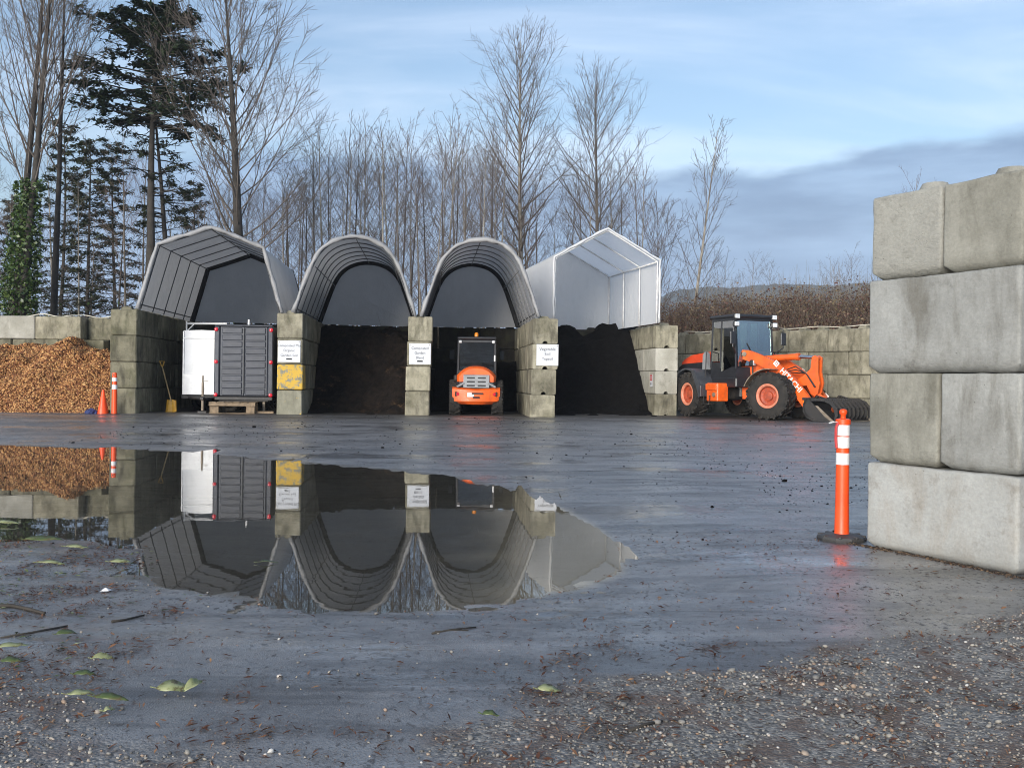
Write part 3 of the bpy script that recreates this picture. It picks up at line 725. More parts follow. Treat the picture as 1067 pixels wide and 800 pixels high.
# ================================================================== SHELTERS
def shelter(name, label, left, right, axis, depth, prof, mat, back_mat, pipe, pr=0.017, purlins=(), hem=0.07, ribs=6, base=None, seed=1, sway=0.03, bottom_rail=True):
    """prof: (u 0..1, height) across the front, swept along axis"""
    left, right = Vector(left), Vector(right); axis = Vector(axis).normalized()
    root = empty(name, ((left + right) / 2), 0, label, 'shelter')
    o0 = (left + right) / 2
    def pt(u, h, s): return left.lerp(right, u) - o0 + Vector((0, 0, h)) + axis * s
    dense = []
    for i in range(len(prof) - 1):
        (u0, h0), (u1, h1) = prof[i], prof[i + 1]
        k = max(1, int(math.hypot((u1 - u0) * (right - left).length, h1 - h0) / 0.2))
        for j in range(k): dense.append((u0 + (u1 - u0) * j / k, h0 + (h1 - h0) * j / k))
    dense.append(prof[-1])
    nd = len(dense); ns = int(depth / 0.2)
    V = []
    for s in range(ns + 1):
        sag = -0.028 * math.sin(math.pi * ((s / ns * (ribs - 1)) % 1.0)) ** 2
        for i, (u, h) in enumerate(dense):
            cu, ch = 0.5 - u, -(h - 1.0)
            nn = (float(fbm(np.array([s * 0.31 + seed * 9]), np.array([i * 0.37 + seed * 5]), seed)[0]) - 0.5) * 0.07
            V.append(pt(u + cu * (sag + nn) * 0.25, h + (sag + nn) * 0.6 * (0.0 if h < 0.15 else 1.0), -0.06 + s * (depth + 0.1) / ns))
    F = [(s * nd + i, s * nd + i + 1, (s + 1) * nd + i + 1, (s + 1) * nd + i) for s in range(ns) for i in range(nd - 1)]
    mb = MB(); mb.add(V, F); o = mb.build('canopy', MATS[mat], root, smooth=True, recalc=False)
    # rolled front hem
    rr = random.Random(seed)
    def inset(u, h, k): return (u + (0.5 - u) * k, h * (1 - k * 0.55))
    hb = MB(); pts = [pt(*inset(u, h, 0.0), -0.05) + Vector((rr.uniform(-.012, .012), 0, rr.uniform(-.015, .015))) for u, h in dense]
    hb.tube(pts, [hem * rr.uniform(0.6, 1.25) for _ in pts], 7); hb.build('hem', MATS['tarp_hem' if mat == 'tarp_grey' else mat], root, smooth=True)
    # back sheet
    n = len(dense)
    bb = MB()
    cV = [pt(*inset(u, h, 0.012), depth - 0.02) for u, h in dense] + [pt(0.5, 0.9, depth + 0.05)]
    bb.add(cV, [(i, i + 1, n) for i in range(n - 1)] + [(n - 1, 0, n)])
    bo = bb.build('back_sheet', MATS[back_mat], root)
    for k in range(ribs):
        s = 0.02 + (depth - 0.1) * k / (ribs - 1)
        rb_ = MB(); fat = pr * (5.5 if k == ribs - 1 and pipe == 'frame_pipe' else 1.0)
        rb_.tube([pt(*inset(u, h, 0.035), s) for u, h in prof_fine(prof)], fat, 6)
        rb_.build('rib', MATS['frame_band' if k == ribs - 1 and pipe == 'frame_pipe' else pipe], root, smooth=True)
    for (u, h) in purlins:
        p_ = MB(); u2, h2 = inset(u, h, 0.05); p_.tube([pt(u2, h2, 0.0), pt(u2, h2, depth - 0.1)], pr * 0.95, 6)
        p_.build('purlin', MATS[pipe], root, smooth=True)
    if bottom_rail:
        for u in (0.0, 1.0):
            p_ = MB(); u2 = inset(u, 0, 0.03)[0]; p_.tube([pt(u2, 0.14, 0.0), pt(u2, 0.14, depth - 0.1)], pr * 1.1, 6)
            p_.build('base_rail', MATS[pipe], root, smooth=True)
    return root
def prof_fine(prof):
    out = []
    for i in range(len(prof) - 1):
        for j in range(3): out.append(tuple(np.array(prof[i]) + (np.array(prof[i + 1]) - np.array(prof[i])) * j / 3))
    return out + [prof[-1]]
def curve_prof(pts, n=4):                               # Catmull-Rom through the points
    P = [np.array(p, float) for p in pts]; P = [2 * P[0] - P[1]] + P + [2 * P[-1] - P[-2]]
    out = []
    for i in range(1, len(P) - 2):
        for j in range(n):
            t = j / n; a, b, c, d = P[i - 1], P[i], P[i + 1], P[i + 2]
            out.append(tuple(0.5 * ((2 * b) + (-a + c) * t + (2 * a - 5 * b + 4 * c - d) * t * t + (-a + 3 * b - 3 * c + d) * t ** 3)))
    return out + [tuple(P[-2])]
TZ = GZ + 4 * BH + 0.01
barn = [(0, 0), (0.13, 1.90), (0.5, 2.45), (0.865, 1.90), (1.0, 0)]
half = [(0, 0), (0.06, 0.65), (0.15, 1.52), (0.235, 1.97), (0.35, 2.23), (0.5, 2.33)]
arch = curve_prof(half + [(1 - u, h) for u, h in reversed(half[:-1])], 3)
shelter('fabric_shelter', 'grey shelter with angular peaked roof over the trailers', (-10.88, 28.85, TZ), (-6.86, 29.55, TZ), av, 6.3, barn, 'tarp_grey', 'tarp_grey_dark', 'frame_pipe',
        purlins=[(0.13, 1.9), (0.5, 2.45), (0.865, 1.9)], seed=2)
shelter('fabric_shelter', 'grey round topped shelter over the bay of dark soil', (-6.52, 29.55, TZ), (-2.98, 30.35, TZ), av, 6.2, arch, 'tarp_grey', 'tarp_grey_dark', 'frame_pipe',
        purlins=[(0.155, 1.42), (0.5, 2.33), (0.845, 1.42)], seed=3, ribs=7)
shelter('fabric_shelter', 'grey round topped shelter over the small orange loader', (-2.80, 30.42, TZ), (0.78, 29.95, TZ), Vector((-0.085, 0.997, 0)), 6.2, arch, 'tarp_grey', 'tarp_grey_dark', 'frame_pipe',
        purlins=[(0.155, 1.42), (0.5, 2.33), (0.845, 1.42)], seed=4, ribs=7)
whp = [(0, 0), (0.0, 2.03), (0.5, 3.0), (1.0, 2.03), (1.0, 0)]
shelter('fabric_shelter', 'white shelter with pitched roof over the black compost heap', (1.28, 31.7, TZ), (4.74, 32.3, TZ), Vector((-0.21, 0.97, 0)), 5.2, whp, 'tarp_white', 'tarp_white', 'frame_pipe_white',
        pr=0.028, purlins=[(0.0, 2.03), (0.5, 3.0), (1.0, 2.03)], hem=0.035, ribs=4, seed=5, bottom_rail=False)

# ================================================================== WHEELS
def tyre_mesh(rad, wid, rim_r, lugs, name='tyre'):
    mb = MB(); h = wid / 2; r = rad * 0.955
    mb.lathe([(rim_r, -h * 0.82), (rim_r * 1.08, -h * 0.97), ((r + rim_r) / 2, -h * 1.04), (r * 0.93, -h * 0.98), (r, -h * 0.84), (r * 1.005, 0), (r, h * 0.84), (r * 0.93, h * 0.98),
              ((r + rim_r) / 2, h * 1.04), (rim_r * 1.08, h * 0.97), (rim_r, h * 0.82)], 40, 'Y', closed=True)
    for k in range(lugs):
        for s in (-1, 1):
            a = 2 * math.pi * (k + (0.5 if s > 0 else 0)) / lugs
            T = Matrix.Rotation(a, 4, 'Y') @ Matrix.Translation((0, s * h * 0.5, r + 0.012)) @ Matrix.Rotation(s * 0.55, 4, 'Z')
            lw = 2 * math.pi * r / lugs * 0.34; lt = rad * 0.085
            mb.add([(-lw / 2, -h * 0.56, -lt / 2), (lw / 2, -h * 0.56, -lt / 2), (lw / 2, h * 0.6, -lt / 2), (-lw / 2, h * 0.6, -lt / 2), (-lw * .38, -h * 0.52, lt / 2), (lw * .38, -h * 0.52, lt / 2), (lw * .38, h * 0.52, lt / 2 - .012), (-lw * .38, h * 0.52, lt / 2 - .012)],
                   [(0, 3, 2, 1), (4, 5, 6, 7), (0, 1, 5, 4), (1, 2, 6, 5), (2, 3, 7, 6), (3, 0, 4, 7)], T)
            T2 = Matrix.Rotation(a + 0.16 * 0.9, 4, 'Y') @ Matrix.Translation((0, s * h * 0.985, r * 0.955))
            mb.box((0, 0, 0), (lw * 0.9, h * 0.13, rad * 0.12), 0, None) if False else mb.add([(-lw * .45, -h * .07, -rad * .07), (lw * .45, -h * .07, -rad * .07), (lw * .45, h * .07, -rad * .07), (-lw * .45, h * .07, -rad * .07), (-lw * .4, -h * .07, rad * .05), (lw * .4, -h * .07, rad * .05), (lw * .4, h * .05, rad * .05), (-lw * .4, h * .05, rad * .05)],
                   [(0, 3, 2, 1), (4, 5, 6, 7), (0, 1, 5, 4), (1, 2, 6, 5), (2, 3, 7, 6), (3, 0, 4, 7)], T2)
    o = mb.build(name, MATS['tyre_rubber']); smooth_angle(o, 40)
    me = o.data; bpy.data.objects.remove(o)
    return me
def rim_meshes(rim_r, wid):
    """outer side towards -Y"""
    h = wid / 2
    a = MB(); a.lathe([(rim_r * 0.99, -h * 0.80), (rim_r * 1.05, -h * 0.9), (rim_r * 0.99, -h * 0.94), (rim_r * 0.86, -h * 0.9), (rim_r * 0.80, -h * 0.72)], 32, cap=False)
    a.lathe([(rim_r * 0.99, h * 0.80), (rim_r * 0.9, h * 0.9), (rim_r * 0.80, h * 0.72)], 32, cap=False)
    ring = a.build('rim', MATS['rim_pale'], smooth=True); m1 = ring.data; bpy.data.objects.remove(ring)
    b = MB(); b.lathe([(rim_r * 0.82, -h * 0.74), (rim_r * 0.78, -h * 0.42), (rim_r * 0.62, -h * 0.30), (rim_r * 0.55, -h * 0.30), (rim_r * 0.40, -h * 0.38), (rim_r * 0.36, -h * 0.62), (rim_r * 0.22, -h * 0.66), (0.0, -h * 0.66)], 32, cap=False)
    b.lathe([(rim_r * 0.82, h * 0.74), (rim_r * 0.3, h * 0.5), (0, h * 0.5)], 24, cap=False)
    for k in range(10):
        t = 2 * math.pi * k / 10
        b.lathe([(0.022, -h * 0.38), (0.022, -h * 0.27)], 6, T=Matrix.Translation((rim_r * 0.5 * math.cos(t), 0, rim_r * 0.5 * math.sin(t))))
    disc = b.build('hub', MATS['rim_paint'], smooth=False); smooth_angle(disc, 40); m2 = disc.data; bpy.data.objects.remove(disc)
    return m1, m2
def wheel(parent, meshes, M):
    t_ = link_obj('tyre', meshes[0], None, parent); t_.matrix_local = M
    r_ = link_obj('rim', meshes[1], None, t_); h_ = link_obj('hub', meshes[2], None, t_)
    return t_

def arc_band(mb, cx, cz, r0, r1, a0, a1, y0, y1, n=10):   # curved mudguard
    pts = [(cx + r1 * math.cos(a0 + (a1 - a0) * i / n), cz + r1 * math.sin(a0 + (a1 - a0) * i / n)) for i in range(n + 1)]
    pin = [(cx + r0 * math.cos(a0 + (a1 - a0) * i / n), cz + r0 * math.sin(a0 + (a1 - a0) * i / n)) for i in range(n + 1)]
    for i in range(n):
        mb.prism([pin[i], pts[i], pts[i + 1], pin[i + 1]], y0, y1)

# ================================================================== BIG WHEEL LOADER
hr = math.atan2(-0.924, 0.383)
hf = math.atan2(-0.675, 0.738)
JX, JY = 7.41, 31.73
lz = float(ground_z(np.array([JX]), np.array([JY]))[0])
ldr = empty('wheel_loader', (JX, JY, lz), hr, 'big orange wheel loader with dark cab and black grapple bucket by the block wall', 'loader')
FT = Matrix.Rotation(hf - hr, 4, 'Z')                   # front half, turned at the joint
RW, WW, RR = 0.715, 0.52, 0.36
WM = (tyre_mesh(RW, WW, RR, 18), *rim_meshes(RR, WW))
for y in (-0.97, 0.97):
    flip = Matrix.Rotation(math.pi, 4, 'Z') if y > 0 else Matrix.Identity(4)
    wheel(ldr, WM, Matrix.Translation((-1.45, y, RW)) @ flip @ Matrix.Rotation(0.2, 4, 'Y'))
    wheel(ldr, WM, FT @ Matrix.Translation((1.45, y, RW)) @ flip @ Matrix.Rotation(0.1, 4, 'Y'))
def part(name, mat, fn, parent=None, T=None, smooth=None, ang=35):
    mb = MB(T); fn(mb); o = mb.build(name, MATS[mat], parent)
    if smooth: smooth_angle(o, ang)
    return o
# rear half
part('rear_frame', 'black_steel', lambda m: (m.box((-1.35, 0, 0.82), (2.3, 0.9, 0.5), 0.03), m.lathe([(0.2, -0.75), (0.2, 0.75)], 16, T=Matrix.Translation((-1.45, 0, RW))), m.box((-0.1, 0, 0.9), (0.5, 0.5, 0.55), 0.05)), ldr)
hood = [(-2.75, 1.25), (-2.80, 1.62), (-2.70, 1.86), (-2.2, 2.02), (-0.95, 2.12), (-0.85, 2.05), (-0.85, 1.25)]
part('engine_hood', 'red_orange_hood', lambda m: (m.prism([(x, z) for x, z in hood if True], -0.55, 0.55), m.prism([(-2.66, 1.7), (-2.62, 1.8), (-1.0, 2.02), (-0.98, 1.7)], -0.66, 0.66)), ldr, smooth=True, ang=25)
part('hood_side', 'dark_body', lambda m: m.prism([(-2.72, 1.2), (-2.76, 1.6), (-2.5, 1.72), (-1.0, 1.78), (-0.9, 1.2)], -0.70, 0.70), ldr)
part('counterweight', 'dark_body', lambda m: m.prism([(-2.95, 0.62), (-3.0, 1.0), (-2.92, 1.35), (-2.6, 1.4), (-2.4, 1.15), (-2.4, 0.62)], -0.98, 0.98), ldr, smooth=True)
part('rear_grille', 'black_steel', lambda m: [m.box((-2.79, 0, 1.42 + 0.07 * k), (0.05, 0.9, 0.035), 0.006) for k in range(5)], ldr)
for s in (-1, 1):
    part('air_intake', 'grille_grey', lambda m: (m.prism([(-1.22, 1.52), (-1.20, 2.0), (-1.08, 2.1), (-0.92, 2.06), (-0.86, 1.52)], s * 0.70, s * 0.78)), ldr, smooth=True)
    def fend(m):
        arc_band(m, -1.45, RW, 0.80, 0.85, R(20), R(165), s * 0.66, s * 1.26, 12)
        m.box((-0.63, s * 0.96, 0.83), (0.06, 0.58, 0.36), 0.01)
        m.prism([(-0.66, 0.62), (-0.62, 1.0), (-0.74, 1.2), (-0.95, 1.48), (-1.15, 1.52), (-0.8, 0.95)], s * 1.24, s * 1.28)
    part('rear_fender', 'fender_grey', fend, ldr)
    def stepbox(m):
        m.box((-0.22, s * 0.86, 0.80), (0.62, 0.42, 0.58), 0.03)
        m.box((-0.22, s * 1.09, 0.96), (0.6, 0.05, 0.2), 0.012)
    sb = part('side_tank', 'orange_paint', stepbox, ldr)
    part('tank_cap', 'worn_steel', lambda m: m.lathe([(0.07, -0.02), (0.07, 0.02), (0, 0.02)], 14, T=Matrix.Translation((-0.08, s * 1.085, 0.72)) @ Matrix.Rotation(0 if s > 0 else math.pi, 4, 'Z')), sb)
    part('step', 'black_steel', lambda m: (m.box((-0.42, s * 1.1, 0.42), (0.4, 0.22, 0.03), 0.005), m.tube([(-0.58, s * 1.15, 0.42), (-0.58, s * 1.12, 0.7)], 0.015), m.tube([(-0.26, s * 1.15, 0.42), (-0.26, s * 1.12, 0.7)], 0.015)), ldr)
    part('handrail', 'black_steel', lambda m: m.tube([(-0.72, s * 0.98, 1.3), (-0.74, s * 0.95, 2.05), (-0.9, s * 0.85, 2.1)], 0.018, 6), ldr)
    part('tail_light', 'lamp_red', lambda m: m.box((-2.96, s * 0.8, 1.2), (0.06, 0.14, 0.18), 0.02), ldr)
# cab
CX0, CX1, CY, CZ0, CZ1 = -0.85, 0.55, 0.72, 1.25, 3.12
part('cab_floor', 'dark_body', lambda m: (m.box(((CX0 + CX1) / 2, 0, 1.12), (CX1 - CX0 + 0.05, 1.44, 0.32), 0.04), m.prism([(CX0, 1.25), (CX0, 1.75), (0.05, 1.75), (0.25, 1.60), (CX1 - .04, 1.60), (CX1, 1.25)], -0.70, 0.70)), ldr)
part('seat', 'seat_dark', lambda m: (m.box((-0.35, 0, 1.9), (0.5, 0.5, 0.14), 0.05), m.box((-0.58, 0, 2.25), (0.14, 0.48, 0.65), 0.05), m.box((-0.6, 0, 2.65), (0.1, 0.26, 0.2), 0.04)), ldr)
part('steering_column', 'seat_dark', lambda m: (m.tube([(0.35, 0, 1.6), (0.18, 0, 2.12)], 0.05, 8), m.tube([(0.15 + 0.18 * math.cos(a) * 0.4, 0.2 * math.sin(a), 2.15 + 0.18 * math.cos(a) * 0.5) for a in np.linspace(0, 2 * math.pi, 13)], 0.018, 6)), ldr)
def pillars(m):
    for s in (-1, 1):
        m.tube([(CX1 - 0.02, s * 0.69, 1.55), (CX1 - 0.12, s * 0.67, CZ1)], 0.04, 6)
        m.tube([(CX0 + 0.04, s * 0.69, 1.6), (CX0 + 0.10, s * 0.67, CZ1)], 0.055, 6)
        m.tube([(-0.28, s * 0.71, 1.55), (-0.26, s * 0.69, CZ1)], 0.035, 6)
        m.box(((CX0 + CX1) / 2, s * 0.68, CZ1 - 0.03), (1.25, 0.07, 0.08), 0.01)
    m.box((CX1 - 0.1, 0, CZ1 - 0.02), (0.08, 1.36, 0.08), 0.01); m.box((CX0 + 0.1, 0, CZ1 - 0.02), (0.08, 1.36, 0.08), 0.01)
part('cab_frame', 'dark_body', pillars, ldr)
part('cab_roof', 'dark_body', lambda m: (m.box((-0.16, 0, CZ1 + 0.07), (1.5, 1.50, 0.12), 0.045),), ldr)
def wpane(nm, pts, th=0.008):
    a, b, c_, d = [Vector(p) for p in pts]; n = (b - a).cross(d - a).normalized() * th
    m = MB(); m.add([a, b, c_, d, a + n, b + n, c_ + n, d + n], [(0, 3, 2, 1), (4, 5, 6, 7), (0, 1, 5, 4), (1, 2, 6, 5), (2, 3, 7, 6), (3, 0, 4, 7)])
    return m.build(nm, MATS['cab_glass'], ldr)
wpane('windscreen', [(CX1 + 0.0, -0.64, 1.62), (CX1 + 0.0, 0.64, 1.62), (CX1 - 0.11, 0.62, CZ1 - 0.06), (CX1 - 0.11, -0.62, CZ1 - 0.06)])
wpane('rear_window', [(CX0 + 0.03, -0.64, 1.78), (CX0 + 0.03, 0.64, 1.78), (CX0 + 0.09, 0.62, CZ1 - 0.06), (CX0 + 0.09, -0.62, CZ1 - 0.06)])
for s in (-1, 1):
    wpane('door_window', [(-0.23, s * 0.715, 1.45), (CX1 - 0.07, s * 0.715, 1.65), (CX1 - 0.15, s * 0.69, CZ1 - 0.07), (-0.22, s * 0.69, CZ1 - 0.07)])
    wpane('side_window', [(CX0 + 0.10, s * 0.71, 1.78), (-0.33, s * 0.71, 1.78), (-0.31, s * 0.69, CZ1 - 0.07), (CX0 + 0.15, s * 0.69, CZ1 - 0.07)])
    for q, (yy, zz_) in enumerate(((0.70, CZ1 + 0.06), (0.72, CZ1 - 0.18))):
        wl = part('work_light', 'dark_body', lambda m: m.box((CX1 - 0.02, s * yy, zz_), (0.12, 0.2, 0.17), 0.03), ldr)
        part('lens', 'lamp_white', lambda m: m.box((CX1 + 0.045, s * yy, zz_), (0.02, 0.16, 0.13), 0.008), wl)
    mr = part('mirror', 'dark_body', lambda m: (m.tube([(CX1 - 0.08, s * 0.7, CZ1 - 0.25), (CX1 + 0.16, s * 0.93, CZ1 - 0.3), (CX1 + 0.16, s * 0.95, CZ1 - 0.9), (CX1 + 0.0, s * 0.72, CZ1 - 1.1)], 0.02, 6), m.box((CX1 + 0.16, s * 0.95, CZ1 - 0.62), (0.05, 0.2, 0.4), 0.02)), ldr)
    hl = part('headlight', 'black_steel', lambda m: (m.box((0.62, s * 0.62, 1.72), (0.12, 0.2, 0.2), 0.04), m.tube([(0.6, s * 0.55, 1.35), (0.62, s * 0.6, 1.7)], 0.025, 6)), ldr, FT)
    part('lens', 'lamp_white', lambda m: m.box((0.685, s * 0.62, 1.72), (0.02, 0.15, 0.15), 0.01), hl, FT)
part('wiper', 'hose_rubber', lambda m: m.tube([(CX1 + 0.03, 0.1, 1.66), (CX1 - 0.03, -0.28, 2.35)], 0.012, 5), ldr)
# front half
part('front_frame', 'orange_paint', lambda m: (m.prism([(0.15, 0.6), (0.1, 1.75), (0.3, 2.05), (0.62, 2.05), (0.95, 1.45), (1.6, 1.15), (1.75, 0.55)], -0.36, -0.28), m.prism([(0.15, 0.6), (0.1, 1.75), (0.3, 2.05), (0.62, 2.05), (0.95, 1.45), (1.6, 1.15), (1.75, 0.55)], 0.28, 0.36),
      m.box((0.75, 0, 0.85), (1.3, 0.58, 0.3), 0.03), m.box((0.3, 0, 1.4), (0.2, 0.6, 0.7), 0.03)), ldr, FT)
part('front_axle', 'black_steel', lambda m: (m.lathe([(0.2, -0.8), (0.24, -0.3), (0.24, 0.3), (0.2, 0.8)], 16, T=Matrix.Translation((1.45, 0, RW))),), ldr, FT)
armp = [(0.12, 2.0), (0.28, 2.13), (0.50, 2.12), (0.85, 2.0), (1.28, 1.82), (1.58, 1.64), (2.02, 1.26), (2.44, 0.80), (2.68, 0.42), (2.74, 0.24), (2.64, 0.14), (2.50, 0.16), (2.40, 0.30), (2.12, 0.66), (1.72, 1.10), (1.30, 1.44), (0.72, 1.72), (0.22, 1.86)]
for s in (-1, 1):
    arm = part('lift_arm', 'orange_paint', lambda m: m.prism(armp, s * 0.50, s * 0.64), ldr, FT, smooth=True, ang=30)
    for x, zq in ((0.36, 2.0), (2.62, 0.26)): part('pivot_pin', 'worn_steel', lambda m: m.lathe([(0.075, -0.1), (0.075, 0.1)], 14, T=Matrix.Translation((x, s * 0.57, zq))), arm, FT)
    part('lift_cylinder', 'orange_paint', lambda m: (m.tube([(0.55, s * 0.42, 0.95), (1.25, s * 0.44, 1.10)], 0.075, 12),), ldr, FT, smooth=True)
    part('cylinder_rod', 'chrome', lambda m: (m.tube([(1.2, s * 0.44, 1.09), (1.75, s * 0.45, 1.2)], 0.04, 10),), ldr, FT, smooth=True)
    def ff(m):
        arc_band(m, 1.45, RW, 0.80, 0.825, R(84), R(160), s * 0.68, s * 1.24, 10)
    part('front_fender', 'worn_steel', ff, ldr, FT)
    # lettering on the outer face of each arm
    tm = text_mesh('HITACHI', 0.235, 0.003, bold=0.006)
    d0 = Vector((1.47, 0, 1.62)); d1 = Vector((2.28, 0, 0.82)); dx_ = (d1 - d0).normalized()
    if s > 0: dx_ = -dx_
    up = Vector((-dx_.z, 0, dx_.x)) if s < 0 else Vector((-dx_.z, 0, dx_.x))
    if up.z < 0: up = -up
    nrm_ = dx_.cross(up)
    mid = Vector((1.93, s * 0.643, 1.20))
    Tm = Matrix((( dx_.x, up.x, nrm_.x, mid.x), (dx_.y, up.y, nrm_.y, mid.y), (dx_.z, up.z, nrm_.z, mid.z), (0, 0, 0, 1)))
    lo = link_obj('lettering', tm, MATS['letter_white'], arm); lo.matrix_local = FT @ Tm
    q0 = mid - dx_ * 0.70 + up * 0.02
    lg = MB(FT); 
    for (a0, a1, b0, b1) in ((-.08, .08, .045, .08), (-.08, .08, -.08, -.045), (-.08, -.045, -.045, .045), (.045, .08, -.045, .045), (-.03, .03, -.03, .03)):
        v8 = [q0 + dx_ * a + up * bq + nrm_ * c_ for c_ in (0.0, 0.004) for a, bq in ((a0, b0), (a1, b0), (a1, b1), (a0, b1))]
        lg.add(v8, [(4, 5, 6, 7), (0, 1, 5, 4), (1, 2, 6, 5), (2, 3, 7, 6), (3, 0, 4, 7)])
    lg.build('emblem', MATS['letter_white'], arm)
    part('marker', 'lamp_amber', lambda m: m.box((2.43, s * 0.645, 0.56), (0.16, 0.012, 0.14), 0.004, rot=Euler((0, R(45), 0))), arm, FT)
part('cross_tube', 'orange_paint', lambda m: m.tube([(1.72, -0.5, 1.12), (1.72, 0.5, 1.12)], 0.14, 14), ldr, FT, smooth=True)
bc = [(2.36, 1.92), (2.46, 1.96), (2.56, 1.90), (2.55, 1.45), (2.62, 1.12), (2.55, 0.80), (2.46, 0.72), (2.34, 0.80), (2.20, 1.05), (1.95, 1.02), (1.80, 1.15), (2.1, 1.35), (2.32, 1.55)]
part('bellcrank', 'orange_paint', lambda m: (m.prism(bc, -0.16, -0.09), m.prism(bc, 0.09, 0.16), m.tube([(2.46, -0.18, 1.88), (2.46, 0.18, 1.88)], 0.07, 12)), ldr, FT)
part('tilt_cylinder', 'orange_paint', lambda m: (m.tube([(0.55, 0, 1.86), (1.85, 0, 1.93)], 0.10, 14), m.tube([(1.78, 0, 1.925), (1.88, 0, 1.93)], 0.115, 14)), ldr, FT, smooth=True)
part('tilt_rod', 'chrome', lambda m: m.tube([(1.85, 0, 1.93), (2.46, 0, 1.90)], 0.055, 12), ldr, FT, smooth=True)
part('bucket_link', 'orange_paint', lambda m: (m.tube([(2.46, 0, 0.80), (2.75, 0, 0.62)], 0.06, 10),), ldr, FT)
part('hydraulic_hose', 'hose_rubber', lambda m: [m.tube([(0.5, y, 1.7), (0.9, y + .03, 1.72 + .05 * k), (1.4, y, 1.45), (1.9, y, 1.62 - .1 * k), (2.2, y * .6, 1.4), (2.5, y * .8, 1.0)], 0.02, 6) for k, y in enumerate((-0.3, -0.24, 0.27))], ldr, FT, smooth=True)
# bucket with clamping grapple
BWd = 1.25
shell_o = [(2.72, 0.80), (2.62, 0.62), (2.62, 0.36), (2.72, 0.16), (2.92, 0.03), (3.55, 0.0)]
shell_i = [(3.55, 0.03), (2.95, 0.08), (2.79, 0.20), (2.69, 0.38), (2.69, 0.61), (2.77, 0.80)]
BT = FT @ Matrix.Diagonal((1, 1, 0.82, 1))
bk = part('bucket', 'black_steel', lambda m: (m.prism(shell_o + shell_i, -BWd, BWd), m.box((2.66, 0, 0.80), (0.16, 2 * BWd, 0.09), 0.02), m.prism([(2.5, 0.2), (2.5, 0.7), (2.64, 0.85), (2.66, 0.15)], -0.3, 0.3), m.prism([(2.48, 0.14), (2.46, 0.4), (2.64, 0.5), (2.66, 0.1)], -0.68, -0.46), m.prism([(2.48, 0.14), (2.46, 0.4), (2.64, 0.5), (2.66, 0.1)], 0.46, 0.68)), ldr, BT)
for s in (-1, 1):
    part('bucket_side', 'black_steel', lambda m: m.prism([(2.66, 0.80), (2.80, 0.80), (3.02, 0.52), (3.38, 0.20), (3.55, 0.035), (3.0, 0.07), (2.70, 0.20), (2.64, 0.5)], s * (BWd - 0.04), s * BWd), bk, BT)
    part('side_cutter', 'worn_steel', lambda m: m.prism([(3.02, 0.57), (3.10, 0.56), (3.60, 0.03), (3.55, -0.005), (3.3, 0.2)], s * (BWd + 0.002), s * (BWd + 0.03)), bk, BT)
part('cutting_edge', 'worn_steel', lambda m: m.box((3.58, 0, 0.0), (0.22, 2 * BWd, 0.03), 0.006), bk, BT)
GT = FT @ Matrix.Translation((0, 0, -0.05)) @ Matrix.Diagonal((1, 1, 0.62, 1))
gp = part('grapple', 'black_steel', lambda m: (m.tube([(2.70, -1.15, 1.06), (2.70, 1.15, 1.06)], 0.055, 10), m.tube([(3.22, -1.2, 1.08), (3.22, 1.2, 1.08)], 0.045, 10), m.tube([(3.55, -1.2, 0.72), (3.55, 1.2, 0.72)], 0.035, 8)), ldr, GT)
for k in range(9):
    y = -1.16 + 2.32 * k / 8
    part('tine', 'black_steel', lambda m: m.prism([(2.66, 1.10), (2.95, 1.17), (3.28, 1.16), (3.50, 1.0), (3.64, 0.72), (3.66, 0.38), (3.55, 0.16), (3.57, 0.40), (3.54, 0.68), (3.42, 0.92), (3.22, 1.05), (2.95, 1.06), (2.66, 1.0)], y - 0.022, y + 0.022), gp, GT)
for s in (-1, 1):
    part('grapple_cylinder', 'black_steel', lambda m: (m.tube([(2.62, s * 0.75, 0.9), (2.85, s * 0.75, 1.28)], 0.05, 10), m.tube([(2.85, s * 0.75, 1.28), (3.1, s * 0.75, 1.16)], 0.03, 8)), gp, GT)

# ================================================================== SMALL LOADER SEEN FROM BEHIND
sl = empty('compact_loader', (-1.15, 32.25, GZ + 0.01), math.pi / 2 + 0.03, 'small orange loader with black cab parked nose first in the bay', 'loader')
r2, w2, q2 = 0.56, 0.34, 0.27
WM2 = (tyre_mesh(r2, w2, q2, 16), *rim_meshes(q2, w2))
for y in (-0.665, 0.665):
    flip = Matrix.Rotation(math.pi, 4, 'Z') if y > 0 else Matrix.Identity(4)
    for x in (-0.85, 0.95): wheel(sl, WM2, Matrix.Translation((x, y, r2)) @ flip)
part('chassis', 'black_steel', lambda m: (m.box((-0.1, 0, 0.62), (2.2, 0.62, 0.4), 0.04), m.lathe([(0.14, -0.6), (0.14, 0.6)], 12, T=Matrix.Translation((-0.85, 0, r2))), m.lathe([(0.14, -0.6), (0.14, 0.6)], 12, T=Matrix.Translation((0.95, 0, r2)))), sl)
